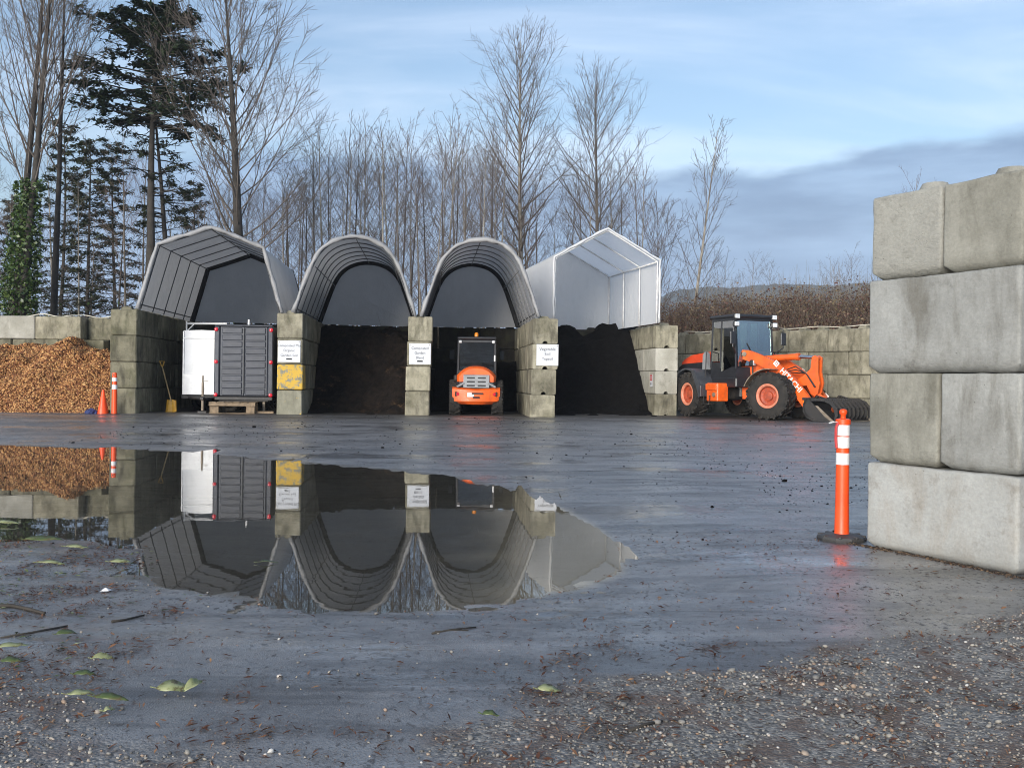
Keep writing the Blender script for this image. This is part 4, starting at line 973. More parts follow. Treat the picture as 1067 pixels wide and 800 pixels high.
def cwt(m):
    n = 14
    for lvl in range(1):
        sec = [(-0.74, 0.92), (-0.72, 0.52), (-0.55, 0.34)]
    ys_ = np.linspace(-0.74, 0.74, 15); V = []; zs = [0.36, 0.46, 0.62, 0.84, 0.90]
    for z in zs:
        for y in ys_:
            bulge = 0.16 * (1 - (abs(y) / 0.74) ** 2.2)
            wz = 1.0 if z > 0.5 else (0.72 + 0.28 * (z - 0.36) / 0.14)
            V.append((-1.40 - bulge + (0.10 if z in (0.36, 0.90) else 0.0), y * wz, z - 0.05 * (1 - abs(y) / 0.74) * (1 if z > 0.8 else 0)))
    k = len(ys_); nv = len(V)
    V += [(-1.0, p[1], p[2]) for p in V]
    F = [(i * k + j, i * k + j + 1, (i + 1) * k + j + 1, (i + 1) * k + j) for i in range(len(zs) - 1) for j in range(k - 1)]
    F += [(j, j + nv, j + 1 + nv, j + 1) for j in range(k - 1)] + [((len(zs) - 1) * k + j, (len(zs) - 1) * k + j + 1, (len(zs) - 1) * k + j + 1 + nv, (len(zs) - 1) * k + j + nv) for j in range(k - 1)]
    F += [(i * k, (i + 1) * k, (i + 1) * k + nv, i * k + nv) for i in range(len(zs) - 1)] + [(i * k + k - 1, i * k + k - 1 + nv, (i + 1) * k + k - 1 + nv, (i + 1) * k + k - 1) for i in range(len(zs) - 1)]
    m.add(V, F)
cw = part('counterweight', 'orange_paint', cwt, sl, smooth=True, ang=40)
for s in (-1, 1):
    part('tail_light', 'lamp_red', lambda m: (m.box((-1.455, s * 0.53, 0.68), (0.06, 0.17, 0.11), 0.02),), cw)
    part('lamp_recess', 'black_steel', lambda m: (m.box((-1.44, s * 0.53, 0.68), (0.06, 0.26, 0.17), 0.03),), cw)
part('number_plate', 'reflective_white', lambda m: (m.box((-1.566, 0.17, 0.66), (0.02, 0.2, 0.13), 0.003),), cw)
part('tow_hitch', 'black_steel', lambda m: (m.box((-1.565, -0.04, 0.70), (0.05, 0.36, 0.05), 0.01), m.box((-1.57, 0, 0.58), (0.06, 0.22, 0.05), 0.015)), cw)
def hoodf(m):
    V = []; ys_ = np.linspace(-1, 1, 13); xs_ = [-1.42, -1.30, -0.9, -0.4, -0.25]
    for x in xs_:
        e = {-1.42: 0.86, -1.30: 0.96, -0.9: 1.0, -0.4: 1.0, -0.25: 1.0}[x]
        for y in ys_:
            V.append((x, 0.62 * y * e, 1.06 + (0.20 if x > -1.4 else 0.16) + 0.30 * e * (1 - abs(y) ** 2.6)))
    k = len(ys_); nv = len(V); V += [(p[0], p[1], 1.06) for p in V]
    F = [(i * k + j, i * k + j + 1, (i + 1) * k + j + 1, (i + 1) * k + j) for i in range(len(xs_) - 1) for j in range(k - 1)]
    F += [(j, j + 1, j + 1 + nv, j + nv) for j in range(k - 1)] + [((len(xs_) - 1) * k + j, (len(xs_) - 1) * k + j + 1, (len(xs_) - 1) * k + j + 1 + nv, (len(xs_) - 1) * k + j + nv) for j in range(k - 1)]
    F += [(i * k, (i + 1) * k, (i + 1) * k + nv, i * k + nv) for i in range(len(xs_) - 1)] + [(i * k + k - 1, i * k + k - 1 + nv, (i + 1) * k + k - 1 + nv, (i + 1) * k + k - 1) for i in range(len(xs_) - 1)]
    m.add(V, F)
part('engine_hood', 'orange_paint', hoodf, sl, smooth=True, ang=50)
part('hood_side', 'dark_body', lambda m: m.box((-0.82, 0, 0.98), (1.1, 1.22, 0.34), 0.08), sl)
gpn = part('grille_panel', 'grille_grey', lambda m: m.prism([(-1.50, 0.88), (-1.46, 1.26), (-1.36, 1.32), (-1.30, 0.88)], -0.40, 0.40), sl)
part('grille_brace', 'grille_grey', lambda m: [m.tube([(-1.48, s * 0.38, 1.02), (-1.50, s * 0.60, 0.90)], 0.035, 6) for s in (-1, 1)], gpn)
for s in (-1, 1):
    for k in range(3):
        part('grille_slot', 'sign_black', lambda m: m.box((-1.488 + 0.0135 * k, s * 0.17, 0.94 + 0.12 * k), (0.02, 0.26, 0.055), 0.008), gpn)
def cab2(m):
    for s in (-1, 1):
        m.tube([(-0.28, s * 0.60, 1.2), (-0.32, s * 0.58, 2.38)], 0.05, 6); m.tube([(0.75, s * 0.60, 1.1), (0.62, s * 0.58, 2.38)], 0.04, 6)
        m.box((0.15, s * 0.58, 2.38), (0.95, 0.08, 0.08), 0.01); m.box((0.2, s * 0.59, 1.1), (1.05, 0.08, 0.5), 0.02)
    m.box((-0.3, 0, 1.36), (0.08, 1.2, 0.16), 0.02); m.box((-0.32, 0, 2.36), (0.08, 1.2, 0.08), 0.01)
    m.box((0.2, 0, 1.0), (1.0, 1.1, 0.3), 0.02)
part('cab_frame', 'dark_body', cab2, sl)
part('cab_roof', 'dark_body', lambda m: m.box((0.16, 0, 2.46), (1.12, 1.28, 0.10), 0.04), sl)
part('seat', 'seat_dark', lambda m: (m.box((0.1, 0, 1.45), (0.45, 0.45, 0.14), 0.04), m.box((-0.1, 0, 1.72), (0.12, 0.42, 0.5), 0.04)), sl)
def pane2(nm, pts):
    a, b, c_, d = [Vector(p) for p in pts]; n = (b - a).cross(d - a).normalized() * 0.008
    m = MB(); m.add([a, b, c_, d, a + n, b + n, c_ + n, d + n], [(0, 3, 2, 1), (4, 5, 6, 7), (0, 1, 5, 4), (1, 2, 6, 5), (2, 3, 7, 6), (3, 0, 4, 7)])
    return m.build(nm, MATS['dark_glass'], sl)
pane2('rear_window', [(-0.30, -0.55, 1.44), (-0.30, 0.55, 1.44), (-0.335, 0.54, 2.32), (-0.335, -0.54, 2.32)])
pane2('windscreen', [(0.77, -0.55, 1.25), (0.77, 0.55, 1.25), (0.65, 0.54, 2.32), (0.65, -0.54, 2.32)])
bcn = part('beacon', 'lamp_amber', lambda m: m.lathe([(0.065, 0), (0.065, 0.09), (0.045, 0.13), (0, 0.14)], 14, 'Z', T=Matrix.Translation((-0.15, 0.02, 2.515))), sl, smooth=True)
for s in (-1, 1):
    part('work_light', 'lamp_white', lambda m: m.box((-0.40, s * 0.53, 2.34), (0.06, 0.1, 0.09), 0.02), sl)
    part('mirror', 'dark_body', lambda m: (m.tube([(0.66, s * 0.6, 2.2), (0.8, s * 0.82, 2.1)], 0.014, 6), m.box((0.8, s * 0.83, 1.95), (0.04, 0.16, 0.3), 0.02)), sl)
part('side_marker', 'reflective_white', lambda m: m.box((-0.345, -0.575, 1.82), (0.05, 0.05, 0.2), 0.01), sl)
part('fuel_tank', 'black_steel', lambda m: m.box((-0.4, 0.67, 1.13), (0.4, 0.12, 0.3), 0.03), sl)
part('lift_mast', 'orange_paint', lambda m: (m.box((1.35, -0.02, 1.98), (0.12, 0.08, 0.6), 0.02), m.box((1.38, 0.0, 1.95), (0.14, 0.66, 0.09), 0.02), m.tube([(0.9, 0.0, 1.3), (1.35, 0, 1.9)], 0.08, 8), m.tube([(1.4, -0.22, 1.55), (1.4, -0.22, 2.0)], 0.035, 6)), sl)
part('loader_arm', 'orange_paint', lambda m: m.prism([(0.8, 1.3), (1.0, 1.5), (1.9, 0.75), (2.3, 0.35), (2.2, 0.25), (1.75, 0.55)], -0.2, 0.2), sl)
part('bucket', 'black_steel', lambda m: m.prism([(2.2, 0.75), (2.15, 0.3), (2.35, 0.06), (2.95, 0.05), (2.95, 0.08), (2.4, 0.12), (2.25, 0.32), (2.28, 0.75)], -0.85, 0.85), sl)

# ================================================================== TRAILERS IN THE FIRST BAY
bx = (-8.17, 30.25, GZ + 0.005)
tr = empty('cargo_trailer', bx, AX, 'charcoal box trailer seen from behind with six red lights', 'trailer')
part('body', 'trailer_charcoal', lambda m: m.box((0, 1.85, 1.60), (1.72, 3.6, 2.16), 0.05), tr)
part('chassis', 'black_steel', lambda m: (m.box((0, 1.9, 0.44), (1.5, 3.7, 0.14), 0.02), m.box((0, 0.06, 0.47), (1.74, 0.12, 0.12), 0.02)), tr)
for s in (-1, 1):
    part('corner_post', 'trailer_charcoal', lambda m: m.box((s * 0.80, 0.02, 1.60), (0.16, 0.10, 2.12), 0.03), tr)
    dr = part('door', 'trailer_charcoal', lambda m: m.box((s * 0.355, 0.03, 1.60), (0.70, 0.05, 2.10), 0.012), tr)
    for k in range(10):
        zc = 0.66 + 0.208 * k
        part('door_panel', 'trailer_charcoal', lambda m: m.box((s * 0.35, -0.005, zc), (0.60, 0.04, 0.178), 0.016), dr)
    for zl in (0.58, 1.58, 2.56):
        part('tail_light', 'lamp_red', lambda m: m.lathe([(0.058, 0), (0.058, 0.03), (0.04, 0.04), (0, 0.043)], 16, T=Matrix.Translation((s * 0.82, -0.025, zl)) @ Matrix.Rotation(math.pi, 4, 'Z')), tr, smooth=True)
    rl = tyre_mesh(0.31, 0.2, 0.18, 24) if s < 0 else rl
    for y in (1.7, 2.4):
        t_ = link_obj('tyre', rl, None, tr); t_.location = (s * 0.74, y, 0.31)
part('latch_bar', 'frame_pipe', lambda m: m.tube([(0.0, -0.03, 0.62), (0.0, -0.03, 2.62)], 0.018, 6), tr)
part('roof_edge', 'trailer_charcoal', lambda m: m.box((0, 0.0, 2.685), (1.74, 0.14, 0.05), 0.015), tr)
part('mast', 'reflective_white', lambda m: m.tube([(0.12, 0.1, 2.70), (0.12, 0.1, 2.88)], 0.03, 6), tr)
for s in (-1, 1): part('jack_stand', 'worn_steel', lambda m: m.box((s * 0.6, 0.12, 0.2), (0.08, 0.08, 0.4), 0.01), tr)

wt = empty('white_trailer', (-9.62, 30.75, GZ + 0.005), AX, 'white box trailer with roof rack and hitch jack beside the charcoal trailer', 'trailer')
wprof = [(-0.55, 0.58), (-0.55, 2.52), (-0.53, 2.54), (0.0, 2.56), (0.68, 2.54), (0.70, 2.52), (0.70, 0.58)]
part('body', 'trailer_white', lambda m: m.prism(wprof, 0.0, 3.2), wt)
part('stone_guard', 'trailer_guard', lambda m: m.box((0.075, -0.012, 0.90), (1.22, 0.02, 0.60), 0.004), wt)
part('trim', 'trailer_guard', lambda m: (m.box((0.075, -0.01, 2.30), (1.22, 0.02, 0.03), 0.004),), wt)
for s in (-1, 1): part('corner_trim', 'trailer_guard', lambda m: m.box((0.075 + s * 0.61, -0.006, 1.55), (0.05, 0.03, 1.94), 0.006), wt)
part('bottom_rail', 'trailer_guard', lambda m: m.box((0.075, -0.006, 0.585), (1.27, 0.03, 0.05), 0.006), wt)
part('rack', 'reflective_white', lambda m: (m.tube([(-0.51, 0.25, 2.45), (-0.51, 0.22, 2.84)], 0.025, 6), m.tube([(-0.51, 0.22, 2.76), (0.72, 0.22, 2.78)], 0.028, 6), m.tube([(-0.49, 0.22, 2.53), (-0.27, 0.22, 2.76)], 0.018, 6), m.tube([(0.66, 0.25, 2.45), (0.66, 0.22, 2.78)], 0.025, 6)), wt)
part('drawbar', 'black_steel', lambda m: (m.tube([(-0.45, 0.3, 0.46), (0.22, -0.85, 0.45)], 0.04, 6), m.tube([(0.62, 0.3, 0.46), (0.28, -0.85, 0.45)], 0.04, 6), m.box((0.25, -0.9, 0.47), (0.12, 0.25, 0.1), 0.02), m.box((0, 1.7, 0.49), (1.3, 3.0, 0.14), 0.02)), wt)
jk = part('hitch_jack', 'worn_steel', lambda m: (m.tube([(0.25, -0.85, 0.10), (0.25, -0.85, 0.95)], 0.038, 8), m.tube([(0.25, -0.85, 0.93), (0.25, -0.85, 1.15)], 0.025, 6), m.tube([(0.25, -0.85, 0.98), (0.42, -0.9, 0.98)], 0.014, 6)), wt)
part('jack_foot', 'black_steel', lambda m: m.box((0.25, -0.85, 0.05), (0.3, 0.22, 0.10), 0.03), jk)
wl_ = tyre_mesh(0.33, 0.2, 0.19, 24)
for s in (-1, 1):
    t_ = link_obj('tyre', wl_, None, wt); t_.location = (0.075 + s * 0.45, 1.9, 0.33)

# ================================================================== PALLET, SHOVEL, CONES, POSTS
pl = empty('pallet', (-8.33, 29.62, GZ + 0.005), AX, 'weathered wooden pallet crate lying in front of the charcoal trailer', 'pallet')
for k, zt in enumerate((0.32,)):
    for j in range(6): part('deck_board', 'pallet_wood', lambda m: m.box((-0.58 + 0.232 * j, 0.3, 0.36 + 0.004 * (j % 2)), (0.2, 0.62, 0.022), 0.003, jit=0.003), pl)
for x in (-0.53, 0.53): part('stringer', 'pallet_wood', lambda m: m.box((x, 0.3, 0.19), (0.26, 0.56, 0.30), 0.012, jit=0.006), pl)
part('front_rail', 'pallet_wood', lambda m: m.box((0.0, -0.01, 0.30), (1.36, 0.035, 0.09), 0.006, jit=0.004), pl)
part('bottom_board', 'pallet_wood', lambda m: m.box((0.0, 0.02, 0.022), (1.34, 0.12, 0.04), 0.006, jit=0.004), pl)
part('bottom_board', 'pallet_wood', lambda m: m.box((0.0, 0.5, 0.022), (1.34, 0.12, 0.04), 0.006, jit=0.004), pl)
pk = MB(); pk.box((0, 0, 0.05), (0.55, 0.13, 0.10), 0.01, jit=0.006); pk = pk.build('timber_offcut', MATS['pallet_wood'])
pk.location = (-7.45, 29.95, GZ + 0.01); pk.rotation_euler.z = 0.2; tag(pk, 'short timber offcut on the ground beside the pallet', 'timber')

sh = empty('shovel', (-10.52, 30.30, GZ + 0.02), 0, 'yellow shovel with wooden handle leaning on the mossy block wall', 'shovel')
part('handle', 'handle_wood', lambda m: m.tube([(0.14, 0, 0.35), (-0.17, 0.05, 1.42)], 0.02, 8), sh)
part('grip', 'yellow_plastic', lambda m: (m.tube([(-0.16, 0.05, 1.38), (-0.10, 0.05, 1.55), (-0.24, 0.05, 1.56), (-0.18, 0.05, 1.40)], 0.022, 6),), sh)
part('blade', 'yellow_plastic', lambda m: m.add([(0.02, -.02, 0.40), (0.30, -.02, 0.38), (0.34, -.09, 0.03), (0.0, -.09, 0.0), (0.06, .03, 0.38), (0.26, .03, 0.37), (0.30, -.04, 0.03), (0.04, -.04, 0.0), (0.16, 0.04, 0.4), (0.17, -0.01, 0.0)],
     [(0, 4, 7, 3), (4, 8, 9, 7), (8, 5, 6, 9), (5, 1, 2, 6)]), sh).modifiers.new('thickness', 'SOLIDIFY').thickness = 0.008

def cone(loc, label):
    c_ = empty('traffic_cone', loc, 0.3, label, 'cone')
    b_ = part('cone_base', 'rubber_base', lambda m: m.box((0, 0, 0.02), (0.40, 0.40, 0.04), 0.015), c_)
    part('cone_body', 'safety_orange', lambda m: m.lathe([(0.15, 0.04), (0.145, 0.08), (0.035, 0.70), (0.03, 0.72), (0.0, 0.72)], 24, 'Z'), c_, smooth=True)
    return c_
cone((-11.55, 28.10, GZ), 'faded orange traffic cone at the foot of the mossy block pier')
dl = empty('delineator_post', (-11.17, 27.95, GZ), 0, 'flat topped orange marker post with two white bands beside the traffic cone', 'post')
pb = part('post_body', 'safety_orange', lambda m: m.lathe([(0.075, 0.03), (0.072, 0.5), (0.066, 1.12), (0.055, 1.20), (0.0, 1.21)], 20, 'Z'), dl, smooth=True)
for z0, z1 in ((0.74, 0.86), (0.96, 1.06)): part('white_band', 'reflective_white', lambda m: m.lathe([(0.0735, z0), (0.0725, z1)], 20, 'Z'), pb, smooth=True)
part('grip_hole', 'sign_black', lambda m: m.lathe([(0.02, 0), (0.02, 0.012)], 10, T=Matrix.Translation((0, -0.066, 1.13))), pb)
part('post_base', 'rubber_base', lambda m: m.lathe([(0.2, 0), (0.2, 0.03), (0.09, 0.05), (0.075, 0.05)], 20, 'Z'), dl, smooth=True)
cl = MB()
for (a, b_, c_, s) in ((0, 0, 0.06, 0.14), (0.1, 0.05, 0.05, 0.1), (-0.09, 0.03, 0.07, 0.09)):
    for k in range(1):
        vs = []; rr = random.Random(int(a * 100) + 5)
        bm = bmesh.new(); bmesh.ops.create_icosphere(bm, subdivisions=2, radius=s)
        for v in bm.verts: v.co = Vector((v.co.x * rr.uniform(.75, 1.2) + a, v.co.y * rr.uniform(.75, 1.2) + b_, max(0.0, v.co.z * rr.uniform(.6, 1.2) + c_)))
        cl.add([v.co[:] for v in bm.verts], [[v.index for v in f.verts] for f in bm.faces]); bm.free()
cl = cl.build('blue_rag', MATS['blue_cloth']); cl.location = (-11.86, 28.02, GZ); tag(cl, 'crumpled blue cloth on the ground left of the traffic cone', 'cloth')

p0 = ground_pt(877, 567)
gz0 = float(ground_z(np.array([p0.x]), np.array([p0.y]))[0])
fp = empty('delineator_post', (p0.x, p0.y, gz0), 0.4, 'orange marker post with white bands and black base in the foreground beside the tall blocks', 'post')
part('post_base', 'rubber_base', lambda m: (m.lathe([(0.205, -0.004), (0.21, 0.02), (0.20, 0.038), (0.13, 0.052), (0.085, 0.058), (0.07, 0.058)], 10, 'Z'), [m.box((0.15 * math.cos(a), 0.15 * math.sin(a), 0.04), (0.10, 0.03, 0.02), 0.006, rot=Euler((0, 0, a))) for a in np.linspace(0, 2 * math.pi, 8, endpoint=False)]), fp)
pb = part('post_body', 'safety_orange', lambda m: m.lathe([(0.068, 0.05), (0.062, 0.07), (0.0575, 0.35), (0.0545, 0.95), (0.0545, 1.0), (0.064, 1.005), (0.064, 1.045), (0.045, 1.052), (0.022, 1.056), (0.022, 1.085), (0.032, 1.095), (0.034, 1.115), (0.026, 1.132), (0.0, 1.137)], 28, 'Z'), fp, smooth=True, ang=60)
for z0, z1 in ((0.655, 0.755), (0.80, 0.895), (0.905, 0.998)): part('white_band', 'reflective_white', lambda m: m.lathe([(0.0583, z0), (0.0575, z1)], 28, 'Z'), pb, smooth=True)
part('strap', 'sign_red', lambda m: m.tube([(-0.06, -0.01, 1.02), (-0.085, -0.01, 0.98), (-0.078, 0, 0.88), (-0.07, 0, 0.80)], 0.012, 6), fp)
part('tie', 'reflective_white', lambda m: m.tube([(-0.055, 0, 1.02), (-0.12, -0.02, 1.025), (-0.17, -0.02, 1.015)], 0.006, 5), fp)

# ================================================================== SIGNS ON THE PIERS
def sign(loc, rz, lines, label, mark=True, w=0.66):
    s_ = empty('bay_sign', loc, rz, label, 'sign')
    part('board', 'sign_white', lambda m: m.box((0, 0, 0), (w, 0.018, 0.64), 0.004), s_)
    z = 0.17
    for ln, sz in lines:
        tm = text_mesh(ln, sz, 0.002); o = link_obj('lettering', tm, MATS['sign_ink'], s_)
        o.location = (0, -0.0105, z); o.rotation_euler = (math.pi / 2, 0, 0); z -= 0.145
    if mark: part('mark', 'sign_black', lambda m: m.box((0, -0.0105, -0.225), (0.17, 0.003, 0.045), 0), s_)
    for sx in (-1, 1):
        part('screw', 'worn_steel', lambda m: m.lathe([(0.012, 0), (0.012, 0.012), (0, 0.012)], 8, T=Matrix.Translation((sx * (w / 2 - .04), -0.008, 0.28)) @ Matrix.Rotation(math.pi, 4, 'Z')), s_)
    return s_
def pier_sign(k, dx, row, **kw):
    p = PIERS[k]
    c = Vector((p[0], p[1], 0)) + Vector((math.cos(AX), math.sin(AX), 0)) * dx - av * 0.016
    return sign((c.x, c.y, GZ + BH * (row + 0.5)), AX, **kw)
pier_sign(1, -0.02, 2, lines=[('Composted Mix', 0.105), ('Organic', 0.105), ('Garden Soil', 0.105)], label='white sign board on the pier above the yellow painted block')
pier_sign(2, 0.075, 2, lines=[('Composted', 0.11), ('Garden', 0.11), ('Blend', 0.11)], label='white sign board on the narrow middle pier')
pier_sign(3, 0.12, 2, lines=[('Vegetable', 0.125), ('Soil', 0.125), ('Topsoil', 0.11)], label='white sign board on the notched pier right of the small loader', mark=False)
p5 = Vector((PIERS[4][0], PIERS[4][1], 0)); a5 = AX + 0.05
wn = Vector((-math.cos(a5), -math.sin(a5), 0)); wd5 = Vector((-math.sin(a5), math.cos(a5), 0))
q = p5 + wn * (BW / 2 + 0.012) + wd5 * 0.42
ts = empty('warning_sign', (q.x, q.y, GZ + BH * 1.55), a5 - math.pi / 2, 'small red and white notice on the side of the pale block wall', 'sign')
part('board', 'sign_white', lambda m: m.box((0, 0, 0), (0.28, 0.012, 0.40), 0.003), ts)
part('red_panel', 'sign_red', lambda m: m.box((0, -0.008, 0.10), (0.27, 0.006, 0.19), 0.0), ts)
part('white_stripe', 'sign_white', lambda m: [m.box((0, -0.0125, 0.13 - 0.06 * k), (0.2, 0.004, 0.022), 0) for k in range(2)], ts)
part('pictogram', 'sign_ink', lambda m: m.lathe([(0.05, 0.0), (0.05, 0.006), (0.03, 0.006), (0.03, 0)], 14, T=Matrix.Translation((0, -0.013, -0.1))), ts)

# ================================================================== HEAPS
def heap(name, label, mat, xr, yr, fn, step=0.12, seed=1, chips=None, cat='heap'):
    xs_ = np.arange(xr[0], xr[1] + 1e-6, step); ys_ = np.arange(yr[0], yr[1] + 1e-6, step)
    X, Y = np.meshgrid(xs_, ys_); x, y = X.ravel(), Y.ravel()
    z = fn(x, y)
    n_ = len(xs_); i = (np.arange(len(ys_) - 1)[:, None] * n_ + np.arange(n_ - 1)[None, :]).ravel()
    V = np.stack([x, y, z], 1); F = np.stack([i, i + 1, i + n_ + 1, i + n_], 1)
    me = fast_mesh(name, V, F)
    o = link_obj(name, me, MATS[mat], smooth=True)
    # ground the object origin at the heap's base
    base = Vector(((xr[0] + xr[1]) / 2, (yr[0] + yr[1]) / 2, GZ))
    me.transform(Matrix.Translation(-base)); o.location = base
    return tag(o, label, cat)
def f_soil(x, y):
    xx = x + 0.08 * (y - 30)
    h = 2.85 * sstep(30.9, 34.8, y + 0.6 * (fbm(x * 0.9, y * 0.9, 71) - 0.5) * 2) + (fbm(x * 1.6, y * 1.6, 72, 5) - 0.5) * 0.85 + (fbm(x * 7, y * 7, 74, 3) - 0.5) * 0.16
    return GZ - 0.05 + np.maximum(h * sstep(30.4, 31.3, y), 0)
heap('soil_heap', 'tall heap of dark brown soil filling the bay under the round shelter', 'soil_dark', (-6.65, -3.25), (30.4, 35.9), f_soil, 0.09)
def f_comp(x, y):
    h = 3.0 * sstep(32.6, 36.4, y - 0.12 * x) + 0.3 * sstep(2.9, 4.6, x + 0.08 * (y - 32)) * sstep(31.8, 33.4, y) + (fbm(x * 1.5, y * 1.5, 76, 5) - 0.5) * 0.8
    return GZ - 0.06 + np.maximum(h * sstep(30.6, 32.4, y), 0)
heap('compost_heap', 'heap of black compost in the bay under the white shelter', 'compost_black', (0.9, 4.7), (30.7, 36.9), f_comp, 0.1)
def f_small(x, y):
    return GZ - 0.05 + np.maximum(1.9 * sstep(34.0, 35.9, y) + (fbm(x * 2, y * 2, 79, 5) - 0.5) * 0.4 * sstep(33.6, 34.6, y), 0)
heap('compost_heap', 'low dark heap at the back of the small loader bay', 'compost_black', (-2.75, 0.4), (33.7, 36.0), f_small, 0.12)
def f_chip(x, y):
    e = sstep(28.2, 31.4, y + 0.35 * (fbm(x * 0.6, y * 0.6, 81) - 0.5) * 2)
    top = 1.98 + 0.62 * (fbm(x * 0.7 + 3, y * 0.4, 83) - 0.5) * 2 - 0.25 * sstep(-13.4, -12.0, x)
    return GZ - 0.06 + e * top + (fbm(x * 2.6, y * 2.6, 84, 4) - 0.5) * 0.28 * e
hp = heap('wood_chip_heap', 'long heap of orange brown wood chips at the left edge', 'chip_base', (-22.0, -11.65), (28.0, 33.0), f_chip, 0.1)
rs = np.random.RandomState(5)
n = 34000
cx = rs.uniform(-20.0, -11.7, n); cy = 28.2 + (32.8 - 28.2) * rs.uniform(0, 1, n); cz = f_chip(cx, cy) + rs.uniform(0.0, 0.035, n)
keep = cz > GZ + 0.01; cx, cy, cz = cx[keep], cy[keep], cz[keep]; n = len(cx)
sx, sy, sz = rs.uniform(0.018, 0.055, n), rs.uniform(0.01, 0.028, n), rs.uniform(0.004, 0.011, n)
def rot_mats(rs, n, tilt=1.0):
    a = rs.uniform(0, 2 * np.pi, n); b = rs.normal(0, 0.6 * tilt, n); c_ = rs.normal(0, 0.6 * tilt, n)
    ca, sa, cb, sb, cc, sc = np.cos(a), np.sin(a), np.cos(b), np.sin(b), np.cos(c_), np.sin(c_)
    Rz = np.zeros((n, 3, 3)); Rz[:, 0, 0] = ca; Rz[:, 0, 1] = -sa; Rz[:, 1, 0] = sa; Rz[:, 1, 1] = ca; Rz[:, 2, 2] = 1
    Rx = np.zeros((n, 3, 3)); Rx[:, 0, 0] = 1; Rx[:, 1, 1] = cb; Rx[:, 1, 2] = -sb; Rx[:, 2, 1] = sb; Rx[:, 2, 2] = cb
    Ry = np.zeros((n, 3, 3)); Ry[:, 1, 1] = 1; Ry[:, 0, 0] = cc; Ry[:, 0, 2] = sc; Ry[:, 2, 0] = -sc; Ry[:, 2, 2] = cc
    return Rz @ Rx @ Ry
def scatter_shapes(name, mat, base_v, base_f, pos, scl, rot, parent=None):
    nb = len(base_v); V = np.einsum('nij,nkj->nki', rot, base_v[None] * scl[:, None, :]) + pos[:, None, :]
    F = (base_f[None] + (np.arange(len(pos)) * nb)[:, None, None]).reshape(-1, base_f.shape[1])
    return link_obj(name, fast_mesh(name, V.reshape(-1, 3), F), MATS[mat], parent)
CUBE_V = np.array([(x, y, z) for x in (-1, 1) for y in (-1, 1) for z in (-1, 1)], float)
CUBE_F = np.array([(0, 1, 3, 2), (4, 6, 7, 5), (0, 4, 5, 1), (2, 3, 7, 6), (0, 2, 6, 4), (1, 5, 7, 3)])
pos = np.stack([cx, cy, cz], 1) - np.array(hp.location)[None]
co = scatter_shapes('wood_chips', 'wood_chips', CUBE_V, CUBE_F, pos, np.stack([sx, sy, sz], 1), rot_mats(rs, n), hp)
co['kind'] = 'stuff'
# earthy ridge of dirt in front of the chips
n2 = 900
dx_ = rs.uniform(-18.5, -15.0, n2); dy_ = rs.normal(27.6, 0.35, n2)
def f_ridge(x, y): return float(GZ) + 0.16 * np.exp(-((y - 27.55) / 0.3) ** 2) * sstep(-14.6, -15.4, x) * (0.6 + 0.8 * fbm(x * 2, y * 2, 91)) - 0.04
heap('dirt_ridge', 'low ridge of black dirt in front of the wood chips', 'compost_black', (-20, -14.6), (26.9, 28.2), lambda x, y: f_ridge(x, y) - 0.02, 0.08, cat='dirt')

# ================================================================== TREES
def rand_perp(d, rng):
    v = Vector((rng.gauss(0, 1), rng.gauss(0, 1), rng.gauss(0, 1))); v -= d * v.dot(d)
    return v.normalized() if v.length > 1e-6 else Vector((1, 0, 0))
def path(p, d, L, r0, r1, seg, wob, up, rng):
    n = max(2, int(L / seg)); pts = [p.copy()]; rad = [r0]; d = d.copy()
    for i in range(n):
        d = (d + rand_perp(d, rng) * rng.uniform(0, wob) + Vector((0, 0, up))).normalized()
        p = p + d * (L / n); pts.append(p.copy()); rad.append(r0 + (r1 - r0) * (i + 1) / n)
    return pts, rad
def along(pts, t):
    f = t * (len(pts) - 1); i = min(int(f), len(pts) - 2)
    return pts[i].lerp(pts[i + 1], f - i), (pts[i + 1] - pts[i]).normalized()
def branch_dir(d, ang, rng, az=None):
    a = rand_perp(d, rng)
    return (d * math.cos(ang) + a * math.sin(ang)).normalized()
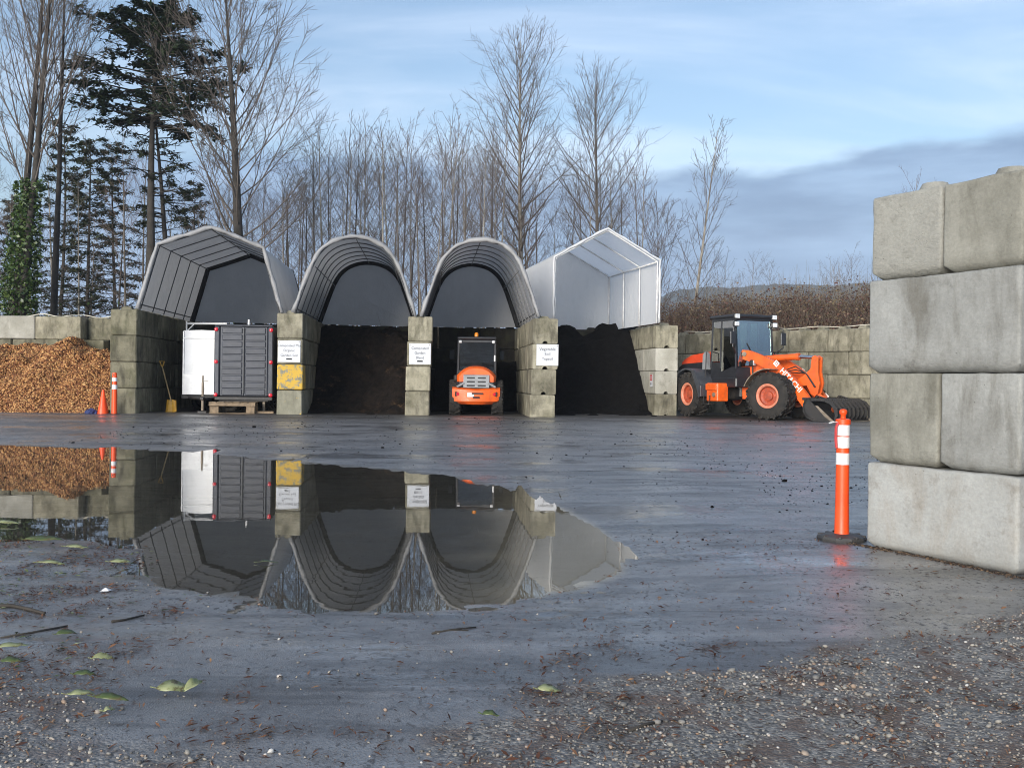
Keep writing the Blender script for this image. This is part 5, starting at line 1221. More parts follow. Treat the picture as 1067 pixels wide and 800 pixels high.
def bare_tree_mesh(seed, H, r, first=0.3, n1=40, L1=0.28, ang1=40, n2=7, n3=3, up1=0.06, twig=0.0075, wob=0.05, shape='oval', lean=(0, 0), fork=1, bf=0.30):
    """returns trunk and crown mesh data of a leafless tree standing on the origin"""
    rng = random.Random(seed); tb, cb = MB(), MB()
    trunks = []
    for k in range(fork):
        d = Vector((lean[0], lean[1], 1)).normalized()
        if fork > 1: d = branch_dir(d, R(5), rng)
        p0 = Vector((rng.uniform(-.25, .25), rng.uniform(-.25, .25), -0.1)) if fork > 1 else Vector((0, 0, -0.1))
        pts, rad = path(p0, d, H * (1 if k == 0 else rng.uniform(0.8, 1.0)), r, r * 0.07, H / 22, wob * 0.5, 0.01, rng)
        rad[0] = r * 1.35
        tb.tube(pts, rad, 8); trunks.append(pts)
    for pts in trunks:
        az = rng.uniform(0, 6.28)
        for i in range(n1):
            t = first + (0.985 - first) * ((i + rng.random()) / n1) ** 0.9
            s = (t - first) / (1 - first)
            if shape == 'oval': k = 0.35 + 0.9 * math.sin(math.pi * min(1, (s * 0.86 + 0.14))) ** 0.8
            elif shape == 'cone': k = 1.25 * (1 - s) + 0.18
            else: k = 0.55 + 0.75 * math.sin(math.pi * (s * 0.7 + 0.25))
            p, d = along(pts, t)
            az += 2.4 + rng.uniform(-.5, .5)
            a = R(ang1 * rng.uniform(0.75, 1.25) * (1.1 - 0.5 * s))
            perp = Vector((math.cos(az), math.sin(az), 0)); perp = (perp - d * perp.dot(d)).normalized()
            bd = (d * math.cos(a) + perp * math.sin(a)).normalized()
            L = H * L1 * k * rng.uniform(0.7, 1.15)
            rb_ = max(0.010, r * bf * (1 - 0.75 * s) * rng.uniform(.7, 1.1))
            bp, br = path(p, bd, L, rb_, twig, max(0.25, L / 9), wob * 2.2, up1, rng)
            cb.tube(bp, br, 5, cap=False)
            for j in range(max(2, int(n2 * L / (H * L1)))):
                t2 = 0.18 + 0.8 * rng.random(); q, e = along(bp, t2)
                L2 = L * rng.uniform(0.22, 0.5) * (1.15 - t2 * 0.6)
                b2, r2_ = path(q, branch_dir(e, R(rng.uniform(22, 52)), rng), L2, max(twig, rb_ * 0.4 * (1 - t2 * 0.5)), twig * 0.8, max(0.22, L2 / 4), wob * 2.6, up1 * 1.2, rng)
                cb.tube(b2, r2_, 3, cap=False)
                for m_ in range(n3):
                    q3, e3 = along(b2, 0.15 + 0.83 * rng.random())
                    b3, r3_ = path(q3, branch_dir(e3, R(rng.uniform(20, 50)), rng), L2 * rng.uniform(0.25, 0.55), twig * 0.85, twig * 0.6, 0.35, wob * 2.6, up1, rng)
                    cb.tube(b3, r3_, 3, cap=False)
    out = []
    for mb in (tb, cb):
        out.append(fast_from(mb))
    bare_tree_mesh.trunks = trunks
    return out
def fast_from(mb):
    me = bpy.data.meshes.new('tree_part'); me.from_pydata(mb.v, [], mb.f); me.update()
    me.polygons.foreach_set('use_smooth', [True] * len(me.polygons))
    return me
def gzat(x, y): return float(ground_z(np.array([float(x)]), np.array([float(y)]))[0])
def tx(px, d): return (px - 533.5) * d / FPX
def plant(name, meshes, mats, x, y, rz, sc, label, group=None, names=('trunk', 'crown')):
    root = empty(name, (x, y, gzat(x, y)), rz, label, 'tree', group)
    for nm, me, mt in zip(names, meshes, mats):
        o = bpy.data.objects.new(nm, me); COL.objects.link(o); o.parent = root; o.scale = (sc, sc, sc)
        if not me.materials: me.materials.append(MATS[mt])
        o.material_slots[0].link = 'OBJECT'; o.material_slots[0].material = MATS[mt]
    return root
def base_px(px, py, d):                                # column of a trunk seen at height py
    return tx(px - ROLL * (400 - py), d)

# --- two tall poplars behind the middle shelters
pm = bare_tree_mesh(11, 18.0, 0.20, first=0.30, n1=70, L1=0.195, ang1=50, n2=10, n3=5, up1=0.05, shape='oval', twig=0.0055, wob=0.03)
plant('bare_tree', pm, ('bark_pale', 'twig_brown'), base_px(545, 200, 47), 47, 0.4, 0.945, 'tallest bare poplar tree standing behind the middle grey shelters')
pm = bare_tree_mesh(12, 16.2, 0.17, first=0.30, n1=60, L1=0.22, ang1=50, n2=9, n3=5, up1=0.05, shape='oval', twig=0.0055, wob=0.03)
plant('bare_tree', pm, ('bark_grey', 'twig_brown'), base_px(622, 200, 48), 48, 1.4, 0.945, 'tall oval bare tree standing behind the white shelter')
pm = bare_tree_mesh(13, 13.6, 0.12, first=0.22, n1=40, L1=0.16, ang1=38, n2=6, n3=3, up1=0.04, shape='oval', lean=(0.10, 0), twig=0.0065, wob=0.03, bf=0.2)
plant('bare_tree', pm, ('bark_pale', 'twig_brown'), base_px(714, 290, 49), 49, 0, 1.0, 'slim leaning bare tree standing right of the white shelter')
pm = bare_tree_mesh(14, 9.6, 0.10, first=0.2, n1=30, L1=0.28, ang1=38, n2=6, n3=3, up1=0.05, shape='oval', lean=(0.06, 0), twig=0.008)
plant('bare_tree', pm, ('bark_grey', 'twig_brown'), base_px(690, 290, 50), 50, 2, 1.0, 'short bare tree standing just right of the white shelter peak')
# --- broad bare tree right of the conifers
pm = bare_tree_mesh(21, 17.6, 0.30, first=0.30, n1=64, L1=0.25, ang1=50, n2=10, n3=5, up1=0.075, shape='open', twig=0.0085, wob=0.045, bf=0.17)
plant('bare_tree', pm, ('bark_brown', 'twig_brown'), base_px(254, 200, 41), 41, 0.9, 1.0, 'broad bare tree with spreading limbs behind the angular grey shelter')
# --- ivy clad tree with two stems at the left edge
pm = bare_tree_mesh(31, 20.0, 0.21, first=0.40, n1=32, L1=0.20, ang1=32, n2=8, n3=4, up1=0.08, shape='open', twig=0.009, fork=2, wob=0.04, bf=0.2)
trk = bare_tree_mesh.trunks
ivy_x = base_px(10, 260, 38)
iv = plant('bare_tree', pm, ('bark_brown', 'twig_brown'), ivy_x, 38, 1.1, 1.0, 'tall bare tree with two stems and ivy at the left edge')
rs = np.random.RandomState(8)
QUAD_V = np.array([(-0.5, 0, 0), (0, -0.36, 0.06), (0.5, 0, 0), (0, 0.36, 0.06)], float); QUAD_F = np.array([(0, 1, 2, 3)])
n = 9000
hgt = rs.uniform(0, 1, n) ** 1.15 * 8.3
rad = (0.85 - 0.055 * hgt) * rs.uniform(0.35, 1.0, n) ** 0.5 * (0.75 + 0.5 * fbm(hgt * 1.1, rs.uniform(0, 1, n) * 0, 3))
th = rs.uniform(0, 2 * np.pi, n)
lobe = 0.8 + 0.45 * fbm(np.cos(th) * 1.7 + 5, np.sin(th) * 1.7 + hgt * 0.9, 14)
stem = rs.randint(0, 2, n)
ctr = np.array([tuple(along(trk[k], min(0.98, (h_ + 0.3) / 20.0))[0])[:2] for k, h_ in zip(stem, hgt)])
pos = np.stack([ctr[:, 0] + np.cos(th) * rad * lobe, ctr[:, 1] + np.sin(th) * rad * lobe, hgt + 0.2], 1)
sc = rs.uniform(0.05, 0.19, n)
scatter_shapes('ivy', 'ivy_leaves', QUAD_V, QUAD_F, pos, np.stack([sc, sc, sc], 1), rot_mats(rs, n, 1.6), iv)
pm = bare_tree_mesh(33, 18.5, 0.17, first=0.45, n1=26, L1=0.17, ang1=34, n2=7, n3=4, up1=0.08, shape='open', twig=0.008, wob=0.04, lean=(0.0, 0), bf=0.2)
plant('bare_tree', pm, ('bark_brown', 'twig_brown'), base_px(56, 260, 40), 40, 2.0, 1.0, 'slim tall bare tree right of the ivy clad stems')

# --- conifers
def conifer(seed, H, r, zs, nb, Lb, spray, per, mat, label, x, y, droop=0.05, dead=14, curve=None, bark='bark_brown', skew=(0, 0), size=0.3, group=None):
    rng = random.Random(seed); tb, bb = MB(), MB()
    pts, rad = path(Vector((0, 0, -0.1)), Vector((0, 0, 1)), H, r, r * 0.12, H / 20, 0.03, 0.02, rng)
    tb.tube(pts, rad, 9)
    P = []
    for i in range(nb):
        t = zs[0] + (zs[1] - zs[0]) * (i + rng.random()) / nb
        s = (t - zs[0]) / (zs[1] - zs[0])
        p, d = along(pts, min(0.995, t))
        az = i * 2.4 + rng.uniform(-.4, .4)
        k = curve(s) if curve else (1 - 0.75 * s)
        L = Lb * k * rng.uniform(0.55, 1.15)
        el = rng.uniform(-0.05, 0.35) + 0.3 * s
        bd = Vector((math.cos(az) + skew[0], math.sin(az) + skew[1], el)).normalized()
        bp, br = path(p, bd, L, max(0.02, r * 0.16), 0.012, max(0.25, L / 7), 0.09, -droop, rng)
        bb.tube(bp, br, 4, cap=False)
        for j in range(spray):
            t2 = 0.25 + 0.75 * rng.random() ** 0.7; q, e = along(bp, t2)
            side = branch_dir(e, R(rng.uniform(35, 75)), rng); side.z *= 0.4; side.normalize()
            L2 = L * 0.26 * rng.uniform(0.5, 1.1) * (1.25 - 0.6 * t2)
            sp, sr = path(q, side, L2, 0.012, 0.007, 0.3, 0.12, -droop * 2, rng)
            bb.tube(sp, sr, 3, cap=False)
            for m_ in range(per):
                c_, _ = along(sp, rng.random()); P.append((c_.x + rng.gauss(0, .10), c_.y + rng.gauss(0, .10), c_.z + rng.gauss(0, .06) - 0.03))
    for i in range(dead):                                   # dead bare limbs below the crown
        t = rng.uniform(0.3, zs[0] + 0.25); p, d = along(pts, t); az = rng.uniform(0, 6.28)
        bp, br = path(p, Vector((math.cos(az), math.sin(az), rng.uniform(-.1, .35))).normalized(), Lb * rng.uniform(.35, .8), 0.03, 0.008, 0.35, 0.14, -0.015, rng)
        bb.tube(bp, br, 4, cap=False)
        for j in range(5):
            q, e = along(bp, rng.uniform(.25, .95)); b2, r2_ = path(q, branch_dir(e, R(45), rng), Lb * rng.uniform(.1, .3), 0.012, 0.006, 0.3, 0.14, -0.01, rng)
            bb.tube(b2, r2_, 3, cap=False)
    root = empty('conifer_tree', (x, y, gzat(x, y)), rng.uniform(0, 6), label, 'tree', group)
    link_obj('trunk', fast_from(tb), MATS[bark], root); link_obj('branch', fast_from(bb), MATS[bark], root)
    P = np.array(P); nn = len(P); rs2 = np.random.RandomState(seed)
    sc = size * rs2.uniform(0.5, 1.2, nn)
    scatter_shapes('crown', mat, np.array([(-0.5, 0, 0), (0, -0.16, 0.05), (0.5, 0, -0.06), (0, 0.16, 0.05)], float), QUAD_F, P, np.stack([sc, sc, sc], 1), rot_mats(rs2, nn, 0.7), root)
    return root
umbrella = lambda s: (0.55 + 0.65 * math.sin(math.pi * min(1, s * 0.9 + 0.18))) * (1.0 if s < 0.85 else 0.75)
conifer(51, 16.5, 0.27, (0.70, 1.0), 66, 3.15, 15, 12, 'conifer_needles', 'tall dark green conifer with a flat dense crown and long bare trunk', base_px(154, 200, 42), 42, droop=0.03, dead=26, curve=umbrella, size=0.34)
conifer(52, 14.6, 0.18, (0.50, 1.0), 40, 2.2, 8, 8, 'cedar_sprays', 'thinner sparse conifer just right of the tall dark conifer', base_px(183, 200, 43.5), 43.5, droop=0.07, dead=22, size=0.28, curve=lambda s: 0.65 + 0.5 * s if s < 0.7 else 1.0 - (s - 0.7) * 2)
for k, (px, d, H, seed, lb) in enumerate([(62, 50, 13.5, 61, 'sparse dark evergreen left of the tall conifer'), (92, 47, 12.2, 62, 'drooping evergreen directly behind the mossy wall'), (122, 52, 13.2, 63, 'evergreen showing left of the tall conifer trunk'),
                                          (8, 54, 10.5, 64, 'evergreen showing behind the ivy clad stems at the left edge'), (205, 55, 11.5, 65, 'sparse evergreen showing right of the two conifer trunks')]):
    conifer(seed, H, 0.13, (0.12, 1.0), 90, 2.5, 8, 9, 'cedar_sprays', lb, base_px(px, 250, d), d, droop=0.09, dead=10, size=0.26)

# --- thicket of slender alders
variants = [bare_tree_mesh(70 + k, 11.0, 0.075, first=0.25, n1=28, L1=0.18, ang1=48, n2=6, n3=3, up1=0.035, shape=('oval', 'open')[k % 2], twig=0.0042, wob=0.035, bf=0.18, lean=(0.02 * (k - 2), 0)) for k in range(5)]
rng = random.Random(99)
gA = 'slender bare trees behind the grey shelters'
ONES = 'zeroth first second third fourth fifth sixth seventh eighth ninth tenth eleventh twelfth thirteenth fourteenth fifteenth sixteenth seventeenth eighteenth nineteenth'.split()
def nth(k):
    if k < 20: return ONES[k]
    t_, o_ = divmod(k, 10); w_ = {2: 'twent', 3: 'thirt', 4: 'fort'}[t_]
    return w_ + 'ieth' if o_ == 0 else w_ + 'y-' + ONES[o_]
def alder(px, d, topy, group, label, bark=None):
    x = base_px(px, 280, d); g = gzat(x, d)
    H = CAM_Z + (397 - topy) * d / FPX - g
    mv = variants[rng.randrange(5)]
    plant('alder_tree', mv, (bark or rng.choice(['bark_grey', 'bark_pale', 'bark_pale', 'bark_grey', 'bark_brown']), rng.choice(['twig_brown', 'twig_red'])), x, d, rng.uniform(0, 6.28), H / 11.0, label, group)
for k in range(46):                                     # behind shelters one to three
    px = 300 + 225 * (k + rng.uniform(-.4, .4)) / 46
    alder(px, rng.uniform(42, 55), rng.uniform(118, 185) if px > 330 else rng.uniform(150, 205), gA, f'slender bare alder, {nth(k + 1)} from the left in the thicket behind the grey round shelters')
for k in range(16):
    px = 510 + 175 * (k + rng.uniform(-.4, .4)) / 16
    alder(px, rng.uniform(46, 58), rng.uniform(160, 225), 'slender bare trees behind the white shelter', f'slender bare alder, {nth(k + 1)} from the left among the poplars behind the white shelter')
for k in range(14):
    px = 195 + 115 * (k + rng.uniform(-.4, .4)) / 14
    alder(px, rng.uniform(46, 56), rng.uniform(175, 235), 'slender bare trees behind the angular shelter', f'slender bare alder, {nth(k + 1)} from the left behind the angular grey shelter')
for k in range(12):
    px = -30 + 215 * (k + rng.uniform(-.4, .4)) / 12
    alder(px, rng.uniform(42, 50), rng.uniform(130, 230), 'slender bare trees at the left', f'slender bare alder, {nth(k + 1)} from the left among the evergreens behind the wood chips')
for k in range(13):
    px = 690 + 240 * (k + rng.uniform(-.4, .4)) / 13
    alder(px, rng.uniform(52, 62), rng.uniform(255, 290), 'saplings above the brambles', f'thin bare sapling, {nth(k + 1)} from the left above the brambles behind the big loader', 'bark_pale')
alder(960, 42, 178, None, 'bare sapling top showing above the tall stack of blocks')
alder(873, 60, 270, None, 'thin bare sapling above the brambles next to the tall blocks')

# ================================================================== BANK, BRAMBLES, HILL
def f_bank(x, y):
    s = (x - ra.x) * (-rd.y) + (y - ra.y) * rd.x            # distance behind the back wall line
    h = 3.9 * sstep(0.9, 7.5, s) * sstep(1.5, 6.0, x)
    return 0.2 + np.where(s > 0.85, h, -0.6) + (fbm(x * 0.8, y * 0.8, 95) - 0.5) * 0.5 * sstep(1.0, 3, s)
xs_ = np.arange(1.0, 48, 0.6); ys_ = np.arange(30, 76, 0.6)
X, Y = np.meshgrid(xs_, ys_); x, y = X.ravel(), Y.ravel(); z = f_bank(x, y)
n_ = len(xs_); i = (np.arange(len(ys_) - 1)[:, None] * n_ + np.arange(n_ - 1)[None, :]).ravel()
structure(link_obj('embankment', fast_mesh('embankment', np.stack([x, y, z], 1), np.stack([i, i + 1, i + n_ + 1, i + n_], 1)), MATS['bank_earth'], smooth=True))

def thicket(name, label, mat, n, pos_fn, hr_, seed, rad=0.010, arch=0.5, kind='stuff'):
    rs = np.random.RandomState(seed); x, y = pos_fn(rs, n); n = len(x)
    z = np.where(x > 1.2, np.maximum(f_bank(x, y), ground_z(x, y)), ground_z(x, y)) - 0.05
    hgt = rs.uniform(*hr_, n) * (0.45 + 1.1 * fbm(x * 0.45 + 3, y * 0.45, 97)); az = rs.uniform(0, 2 * np.pi, n); reach = hgt * arch * rs.uniform(0.1, 1.2, n)
    K = 5; ts = np.linspace(0, 1, K)
    cx_ = x[:, None] + np.cos(az)[:, None] * reach[:, None] * ts ** 1.6; cy_ = y[:, None] + np.sin(az)[:, None] * reach[:, None] * ts ** 1.6
    cz_ = z[:, None] + hgt[:, None] * (ts - arch * 0.45 * ts ** 3)
    C = np.stack([cx_, cy_, cz_], 2) + rs.normal(0, 0.035, (n, K, 3)) * (ts > 0)[None, :, None]
    r = rad * (1.0 - 0.75 * ts)[None, :, None] * rs.uniform(.6, 1.4, n)[:, None, None]
    offs = np.array([(1, 0, 0), (-0.5, 0.87, 0), (-0.5, -0.87, 0)])
    V = (C[:, :, None, :] + offs[None, None] * r[:, :, :, None]).reshape(-1, 3)
    F = []
    for k in range(K - 1):
        for q in range(3): F.append((k * 3 + q, k * 3 + (q + 1) % 3, (k + 1) * 3 + (q + 1) % 3, (k + 1) * 3 + q))
    F = (np.array(F)[None] + (np.arange(n) * K * 3)[:, None, None]).reshape(-1, 4)
    o = link_obj(name, fast_mesh(name, V, F), MATS[mat]); tag(o, label, None, kind=kind)
    return C
def right_area(rs, n):
    s = rs.uniform(1.2, 9, n) ** 1.0; u = rs.uniform(-11, 13.5, n)
    return ra.x + rd.x * u - rd.y * s, ra.y + rd.y * u + rd.x * s
C = thicket('bramble_thicket', 'tangled brown bramble stems on the bank behind the big loader', 'bramble_stems', 10000, right_area, (0.9, 2.2), 3, 0.011, 0.75)
rs = np.random.RandomState(13)
pp = C[:, 1:, :].reshape(-1, 3); pp = pp[rs.rand(len(pp)) < 0.9] + rs.normal(0, 0.12, (int(1e9) if False else 1, 3))
pp = pp + rs.normal(0, 0.13, pp.shape)
sc = rs.uniform(0.05, 0.13, len(pp))
tag(scatter_shapes('bramble_leaves', 'bramble_leaves', QUAD_V, QUAD_F, pp, np.stack([sc, sc, sc], 1), rot_mats(rs, len(pp), 1.5)), 'reddish brown bramble leaves on the bank behind the big loader', None, kind='stuff')
def reeds(rs, n):
    s = rs.uniform(7, 16, n); u = rs.uniform(-6, 15, n)
    return ra.x + rd.x * u - rd.y * s, ra.y + rd.y * u + rd.x * s
thicket('dry_stems', 'pale dry upright stems beyond the brambles', 'reed_stems', 2600, reeds, (1.0, 2.6), 5, 0.010, 0.12)
def left_area(rs, n): return rs.uniform(-24, 5.5, n), rs.uniform(37.6, 47, n)
C = thicket('undergrowth', 'low brown undergrowth between the trunks behind the bays', 'bramble_stems', 5200, left_area, (1.6, 4.6), 7, 0.010, 0.45)
pp = C[:, 1:, :].reshape(-1, 3); pp = pp[(pp[:, 0] < -9)]; pp = pp[rs.rand(len(pp)) < 0.45]; pp = pp + rs.normal(0, 0.2, pp.shape)
sc = rs.uniform(0.07, 0.16, len(pp))
tag(scatter_shapes('undergrowth_leaves', 'ivy_leaves', QUAD_V, QUAD_F, pp, np.stack([sc, sc, sc], 1), rot_mats(rs, len(pp), 1.5)), 'green leaves of the undergrowth behind the wood chips', None, kind='stuff')

# far wooded hill at the right
ths = np.linspace(R(3.0), R(60), 220); rows = []
for j, (rr_, fz) in enumerate(((1100, 0.0), (1250, 0.6), (1400, 1.0), (1700, 0.75), (2200, 0.0))):
    bump_ = 143 * sstep(R(3), R(10), ths) * (0.88 + 0.18 * fbm(ths * 11 + 2, ths * 0, 55)) + 5 * fbm(ths * 160, ths * 0 + j, 57)
    rows.append(np.stack([np.sin(ths) * rr_, np.cos(ths) * rr_, fz * bump_ - 2], 1))
V = np.concatenate(rows); n_ = len(ths); i = (np.arange(4)[:, None] * n_ + np.arange(n_ - 1)[None, :]).ravel()
structure(link_obj('hill', fast_mesh('hill', V, np.stack([i, i + 1, i + n_ + 1, i + n_], 1)), MATS['hill_forest'], smooth=True))

# ================================================================== GRAVEL, LITTER, LEAVES
bm = bmesh.new(); bmesh.ops.create_icosphere(bm, subdivisions=1, radius=1.0)
ICO_V = np.array([v.co[:] for v in bm.verts]); ICO_F = np.array([[v.index for v in f.verts] for f in bm.faces]); bm.free()
rs = np.random.RandomState(17)
def scatter_xy(n, xr, yr, dens):
    x = rs.uniform(*xr, n); y = rs.uniform(*yr, n); k = rs.rand(n) < dens(x, y); return x[k], y[k]
def d_grv(x, y):
    a = sstep(0.10, -0.12, signed_dist(x, y, GRV) + (fbm(x * 3, y * 3, 31) - 0.5) * 0.5) * (0.25 + 0.75 * sstep(0.35, 0.65, fbm(x * 1.8, y * 1.8, 51)))
    b_ = 0.5 * sstep(0.12, -0.3, signed_dist(x, y, GRV2) + (fbm(x * 2.4, y * 2.4, 33) - 0.5) * 0.9)
    return np.maximum(np.maximum(a, b_), 0.012)
x, y = scatter_xy(52000, (-4.0, 4.6), (3.0, 6.6), d_grv)
ico = ICO_V.copy(); n = len(x); z = ground_z(x, y)
s0 = 0.0036 * np.exp(rs.normal(0, 0.45, n)) + 0.0012
scl = np.stack([s0 * rs.uniform(.8, 1.4, n), s0 * rs.uniform(.8, 1.4, n), s0 * rs.uniform(.45, .9, n)], 1)
oct_v = np.array([(1, 0, 0), (-1, 0, 0), (0, 1, 0), (0, -1, 0), (0, 0, 1), (0, 0, -1), ], float)
bm = bmesh.new(); bmesh.ops.create_icosphere(bm, subdivisions=1, radius=1.0)
bmesh.ops.delete(bm, geom=[], context='VERTS'); bm.free()
g = scatter_shapes('gravel', 'gravel_stones', ICO_V * (1 + 0.18 * rs.uniform(-1, 1, (len(ICO_V), 1))), ICO_F, np.stack([x, y, z + scl[:, 2] * 0.5], 1), scl, rot_mats(rs, n, 0.5))
tag(g, 'loose gravel along the near edge of the wet asphalt', None, kind='stuff')
# brown litter: needles, shreds of leaf
def d_lit(x, y):
    v = 0.05 + 0.5 * d_grv(x, y) * sstep(0.45, 0.7, fbm(x * 2.1 + 4, y * 2.1, 53))
    v = np.maximum(v, 0.9 * mud_mask(x, y))
    return v * (ground_z(x, y) > -0.004)
x, y = scatter_xy(170000, (-4.6, 4.6), (3.0, 9.0), d_lit); n = len(x); z = ground_z(x, y)
L_ = 0.007 + 0.035 * rs.uniform(0, 1, n) ** 2.2; wd_ = L_ * rs.uniform(0.08, 0.45, n)
tag(scatter_shapes('leaf_litter', 'litter_brown', QUAD_V * np.array([1, 1, 1.6]), QUAD_F, np.stack([x, y, z + 0.004 + rs.uniform(0, .006, n)], 1), np.stack([L_ * 1.3, wd_ * 1.4, L_], 1), rot_mats(rs, n, 0.45)), 'brown shreds of leaves and needles on the ground', None, kind='stuff')
x, y = scatter_xy(9000, (-5.4, -1.6), (4.0, 9.8), lambda x, y: 0.5 * sstep(-1.7, -3.2, x) * (signed_dist(x, y, [(p.x, p.y) for p in PUD]) > -0.12) * (0.15 + 0.85 * sstep(.45, .6, fbm(x * 2.3, y * 2.3, 58))))
n = len(x); z = np.maximum(ground_z(x, y), 0.0); L_ = rs.uniform(0.012, 0.06, n); wd_ = L_ * rs.uniform(0.15, 0.5, n)
tag(scatter_shapes('green_litter', 'litter_green', QUAD_V * np.array([1, 1, 1.2]), QUAD_F, np.stack([x, y, z + 0.006], 1), np.stack([L_, wd_, L_], 1), rot_mats(rs, n, 0.35)), 'scraps of green leaves and twigs at the left edge', None, kind='stuff')
# dark crumbs of soil over the yard
x, y = scatter_xy(16000, (-9, 9), (8, 29), lambda x, y: (0.15 + 0.85 * sstep(0.5, 0.66, fbm(x * 0.8, y * 0.35, 61))) * (signed_dist(x, y, [(p.x, p.y) for p in PUD]) > 0.1) * 0.55)
n = len(x); s0 = 0.006 * np.exp(rs.normal(0, 0.5, n))
tag(scatter_shapes('soil_crumbs', 'compost_black', ICO_V, ICO_F, np.stack([x, y, ground_z(x, y) + s0 * .3], 1), np.stack([s0 * 1.4, s0 * 1.2, s0 * .7], 1), rot_mats(rs, n, 0.5)), 'dark crumbs of soil scattered over the yard', None, kind='stuff')
# bits of leaf and scum floating on the puddle
x, y = scatter_xy(5200, (-9, 1.8), (5.4, 20), lambda x, y: (ground_z(x, y) < -0.004) * (0.03 + 0.9 * sstep(9.0, 6.0, y) * sstep(0.5, 0.68, fbm(x * 1.4, y * 1.4, 66))))
n = len(x); L_ = rs.uniform(0.006, 0.03, n) * (0.7 + y * 0.05)
tag(scatter_shapes('floating_bits', 'wall_foot', QUAD_V * np.array([1, 1, 0.2]), QUAD_F, np.stack([x, y, np.full(n, 0.0015)], 1), np.stack([L_, L_ * rs.uniform(.2, .6, n), L_], 1), rot_mats(rs, n, 0.02)), 'bits of leaf floating on the puddle', None, kind='stuff')
# strip of debris along the foot of the tall blocks
u = rs.uniform(-0.15, NL + 0.1, 520); v_ = -np.abs(rs.normal(0, 0.03, 520)) + 0.01
ex = Vector((math.cos(nang), math.sin(nang), 0)); ey = Vector((-math.sin(nang), math.cos(nang), 0))
x = nA.x + ex.x * u + ey.x * v_; y = nA.y + ex.y * u + ey.y * v_; n = len(x); L_ = rs.uniform(0.006, 0.022, n)
tag(scatter_shapes('wall_foot_debris', 'wall_foot', CUBE_V, CUBE_F, np.stack([x, y, ground_z(x, y) + 0.002], 1), np.stack([L_ * .8, L_ * .4, L_ * .25], 1), rot_mats(rs, n, 0.5)), 'thin line of leaf debris along the foot of the tall blocks', None, kind='stuff')

def leaf_obj(px, py, length, width, yaw, mat, label, fold=0.12, lift=0.0, tilt=0.45, seed=0):
    p = ground_pt(px, py); zg = max(gzat(p.x, p.y), 0.0) + 0.004
    K = 9; V = []; rr = random.Random(seed + int(px))
    for i in range(K):
        t = i / (K - 1); w_ = width * 0.5 * math.sin(math.pi * min(1, t * 0.96 + 0.02)) ** 0.75 * (1.15 - 0.45 * t)
        zc = 0.012 * math.sin(t * 3.0 + rr.random()) + lift * t
        V += [(length * (t - .5), -w_, zc + fold * w_ + rr.uniform(-.002, .002)), (length * (t - .5), 0, zc), (length * (t - .5), w_, zc + fold * w_ + rr.uniform(-.002, .002))]
    F = []
    for i in range(K - 1):
        for q in range(2): F.append((i * 3 + q, i * 3 + q + 1, (i + 1) * 3 + q + 1, (i + 1) * 3 + q))
    mb = MB(); mb.add(V, F); o = mb.build('fallen_leaf', MATS[mat], smooth=True)
    o.modifiers.new('thickness', 'SOLIDIFY').thickness = 0.0012
    mn = min(v[2] for v in V)
    o.location = (p.x, p.y, zg - mn + width * 0.42 * math.sin(tilt)); o.rotation_euler = (tilt, 0, yaw * 0.6); o.scale = (1.0, 0.85, 1.0)
    st = MB(); st.tube([(length * -.5, 0, 0.003), (length * -.7, 0.01, 0.004)], 0.0022, 5); st.build('stalk', MATS[mat], o)
    return tag(o, label, 'leaf', 'fallen leaves on the asphalt')
leaf_obj(180, 731, 0.135, 0.085, 0.35, 'leaf_pale', 'large pale green leaf lying flat in the foreground left of its folded neighbour')
leaf_obj(200, 729, 0.10, 0.06, 1.9, 'leaf_pale', 'small folded pale leaf tip touching the large pale leaf', fold=0.6, lift=0.02)
leaf_obj(107, 698, 0.10, 0.05, 0.2, 'leaf_pale', 'pale curled leaf up left of the large pale leaf', fold=0.5)
leaf_obj(84, 738, 0.11, 0.04, 0.5, 'leaf_pale', 'narrow pale green leaf left of the dark green one in the foreground')
leaf_obj(115, 742, 0.15, 0.045, -0.2, 'leaf_green', 'long dark green leaf in the left foreground')
leaf_obj(12, 700, 0.10, 0.05, 0.1, 'leaf_green', 'green leaf near the left edge level with the curled pale leaf')
leaf_obj(88, 715, 0.09, 0.04, 0.4, 'leaf_green', 'small green leaf between the curled pale leaf and the narrow one')
leaf_obj(12, 684, 0.16, 0.04, 0.7, 'leaf_pale', 'long pale leaf at the very left edge')
leaf_obj(69, 672, 0.10, 0.05, 1.0, 'leaf_green', 'dull green leaf above the curled pale leaf')
leaf_obj(113, 753, 0.05, 0.03, 1.2, 'leaf_pale', 'tiny yellowish leaf below the long dark green leaf')
leaf_obj(572, 731, 0.10, 0.055, 0.05, 'leaf_pale', 'yellow green leaf lying at the edge of the gravel in the middle')
leaf_obj(511, 757, 0.07, 0.035, -0.1, 'leaf_green', 'small grey green leaf left of the yellow green leaf by the gravel')
leaf_obj(5, 547, 0.30, 0.07, -0.3, 'leaf_pale', 'pale long leaf by the puddle at the left edge')
leaf_obj(46, 567, 0.30, 0.09, 0.2, 'leaf_green', 'dark green leaf clump at the puddle edge on the left')
leaf_obj(80, 574, 0.2, 0.05, -0.2, 'leaf_pale', 'pale leaf at the puddle edge right of the dark green clump')
leaf_obj(125, 589, 0.15, 0.06, 0.3, 'leaf_pale', 'pale leaf near the muddy spit that juts into the puddle')
leaf_obj(54, 592, 0.20, 0.05, 0.05, 'leaf_pale', 'thin pale leaf on the wet asphalt left of the puddle')
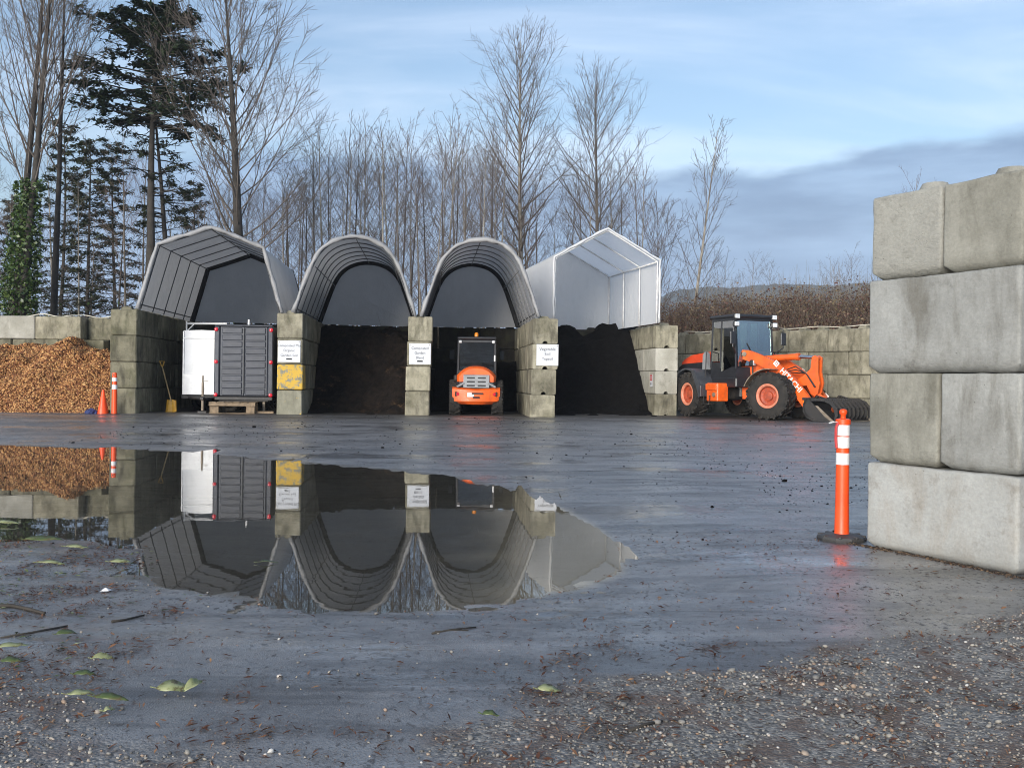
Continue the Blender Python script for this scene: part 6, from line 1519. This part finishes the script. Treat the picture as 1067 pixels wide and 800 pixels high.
leaf_obj(279, 587, 0.15, 0.06, 0.2, 'leaf_green', 'green leaf floating on the puddle', tilt=0.05)
def twig(pts, rad, label):
    P = []
    for k, (px, py) in enumerate(pts):
        p = ground_pt(px, py); P.append((p.x, p.y, max(gzat(p.x, p.y), 0) + rad * 0.8))
    o_ = Vector(P[0]); mb = MB(); mb.tube([Vector(p) - o_ for p in P], [rad * (1 - 0.5 * k / len(P)) for k in range(len(P))], 6)
    o = mb.build('fallen_twig', MATS['bark_brown'], smooth=True); o.location = o_
    return tag(o, label, 'twig', 'fallen twigs')
twig([(-8, 639), (12, 638), (30, 642), (46, 647)], 0.013, 'thick dark twig at the left edge below the puddle')
twig([(116, 654), (130, 651), (150, 645)], 0.007, 'thin dark twig below the left end of the puddle')
twig([(450, 664), (470, 660), (496, 657)], 0.006, 'thin twig on the asphalt below the middle of the puddle')
twig([(453, 662), (475, 660), (488, 661)], 0.004, 'finer twig lying against the twig below the puddle')
twig([(70, 660), (30, 668), (0, 673)], 0.006, 'long thin twig at the left edge above the pale leaves')
twig([(655, 779), (672, 772), (690, 768)], 0.007, 'reddish twig lying on the gravel')
sp = MB(); sp.add([(-.03, -.02, 0), (.03, -.025, .006), (.035, .02, .004), (-.025, .03, .012), (0, 0, .022)], [(0, 1, 4), (1, 2, 4), (2, 3, 4), (3, 0, 4), (3, 2, 1, 0)])
sp = sp.build('paper_scrap', MATS['scrap_white']); q = ground_pt(110, 619); sp.location = (q.x, q.y, gzat(q.x, q.y) + .002); tag(sp, 'small white scrap of paper on the asphalt left of the puddle', 'paper')

# ================================================================== HAZE
m, t = new_mat('haze_air')
vol = t.n('ShaderNodeVolumePrincipled', {'Color': (0.80, 0.88, 1.0, 1), 'Density': 0.00034, 'Anisotropy': 0.0})
t.n('ShaderNodeOutputMaterial', {'Volume': vol.outputs[0]})
hz = MB(); hz.box((0, 2870, 100), (8400, 6400, 206)); hz = hz.build('haze', m); tag(hz, 'thin blue air between here and the far hill', None, kind='stuff')
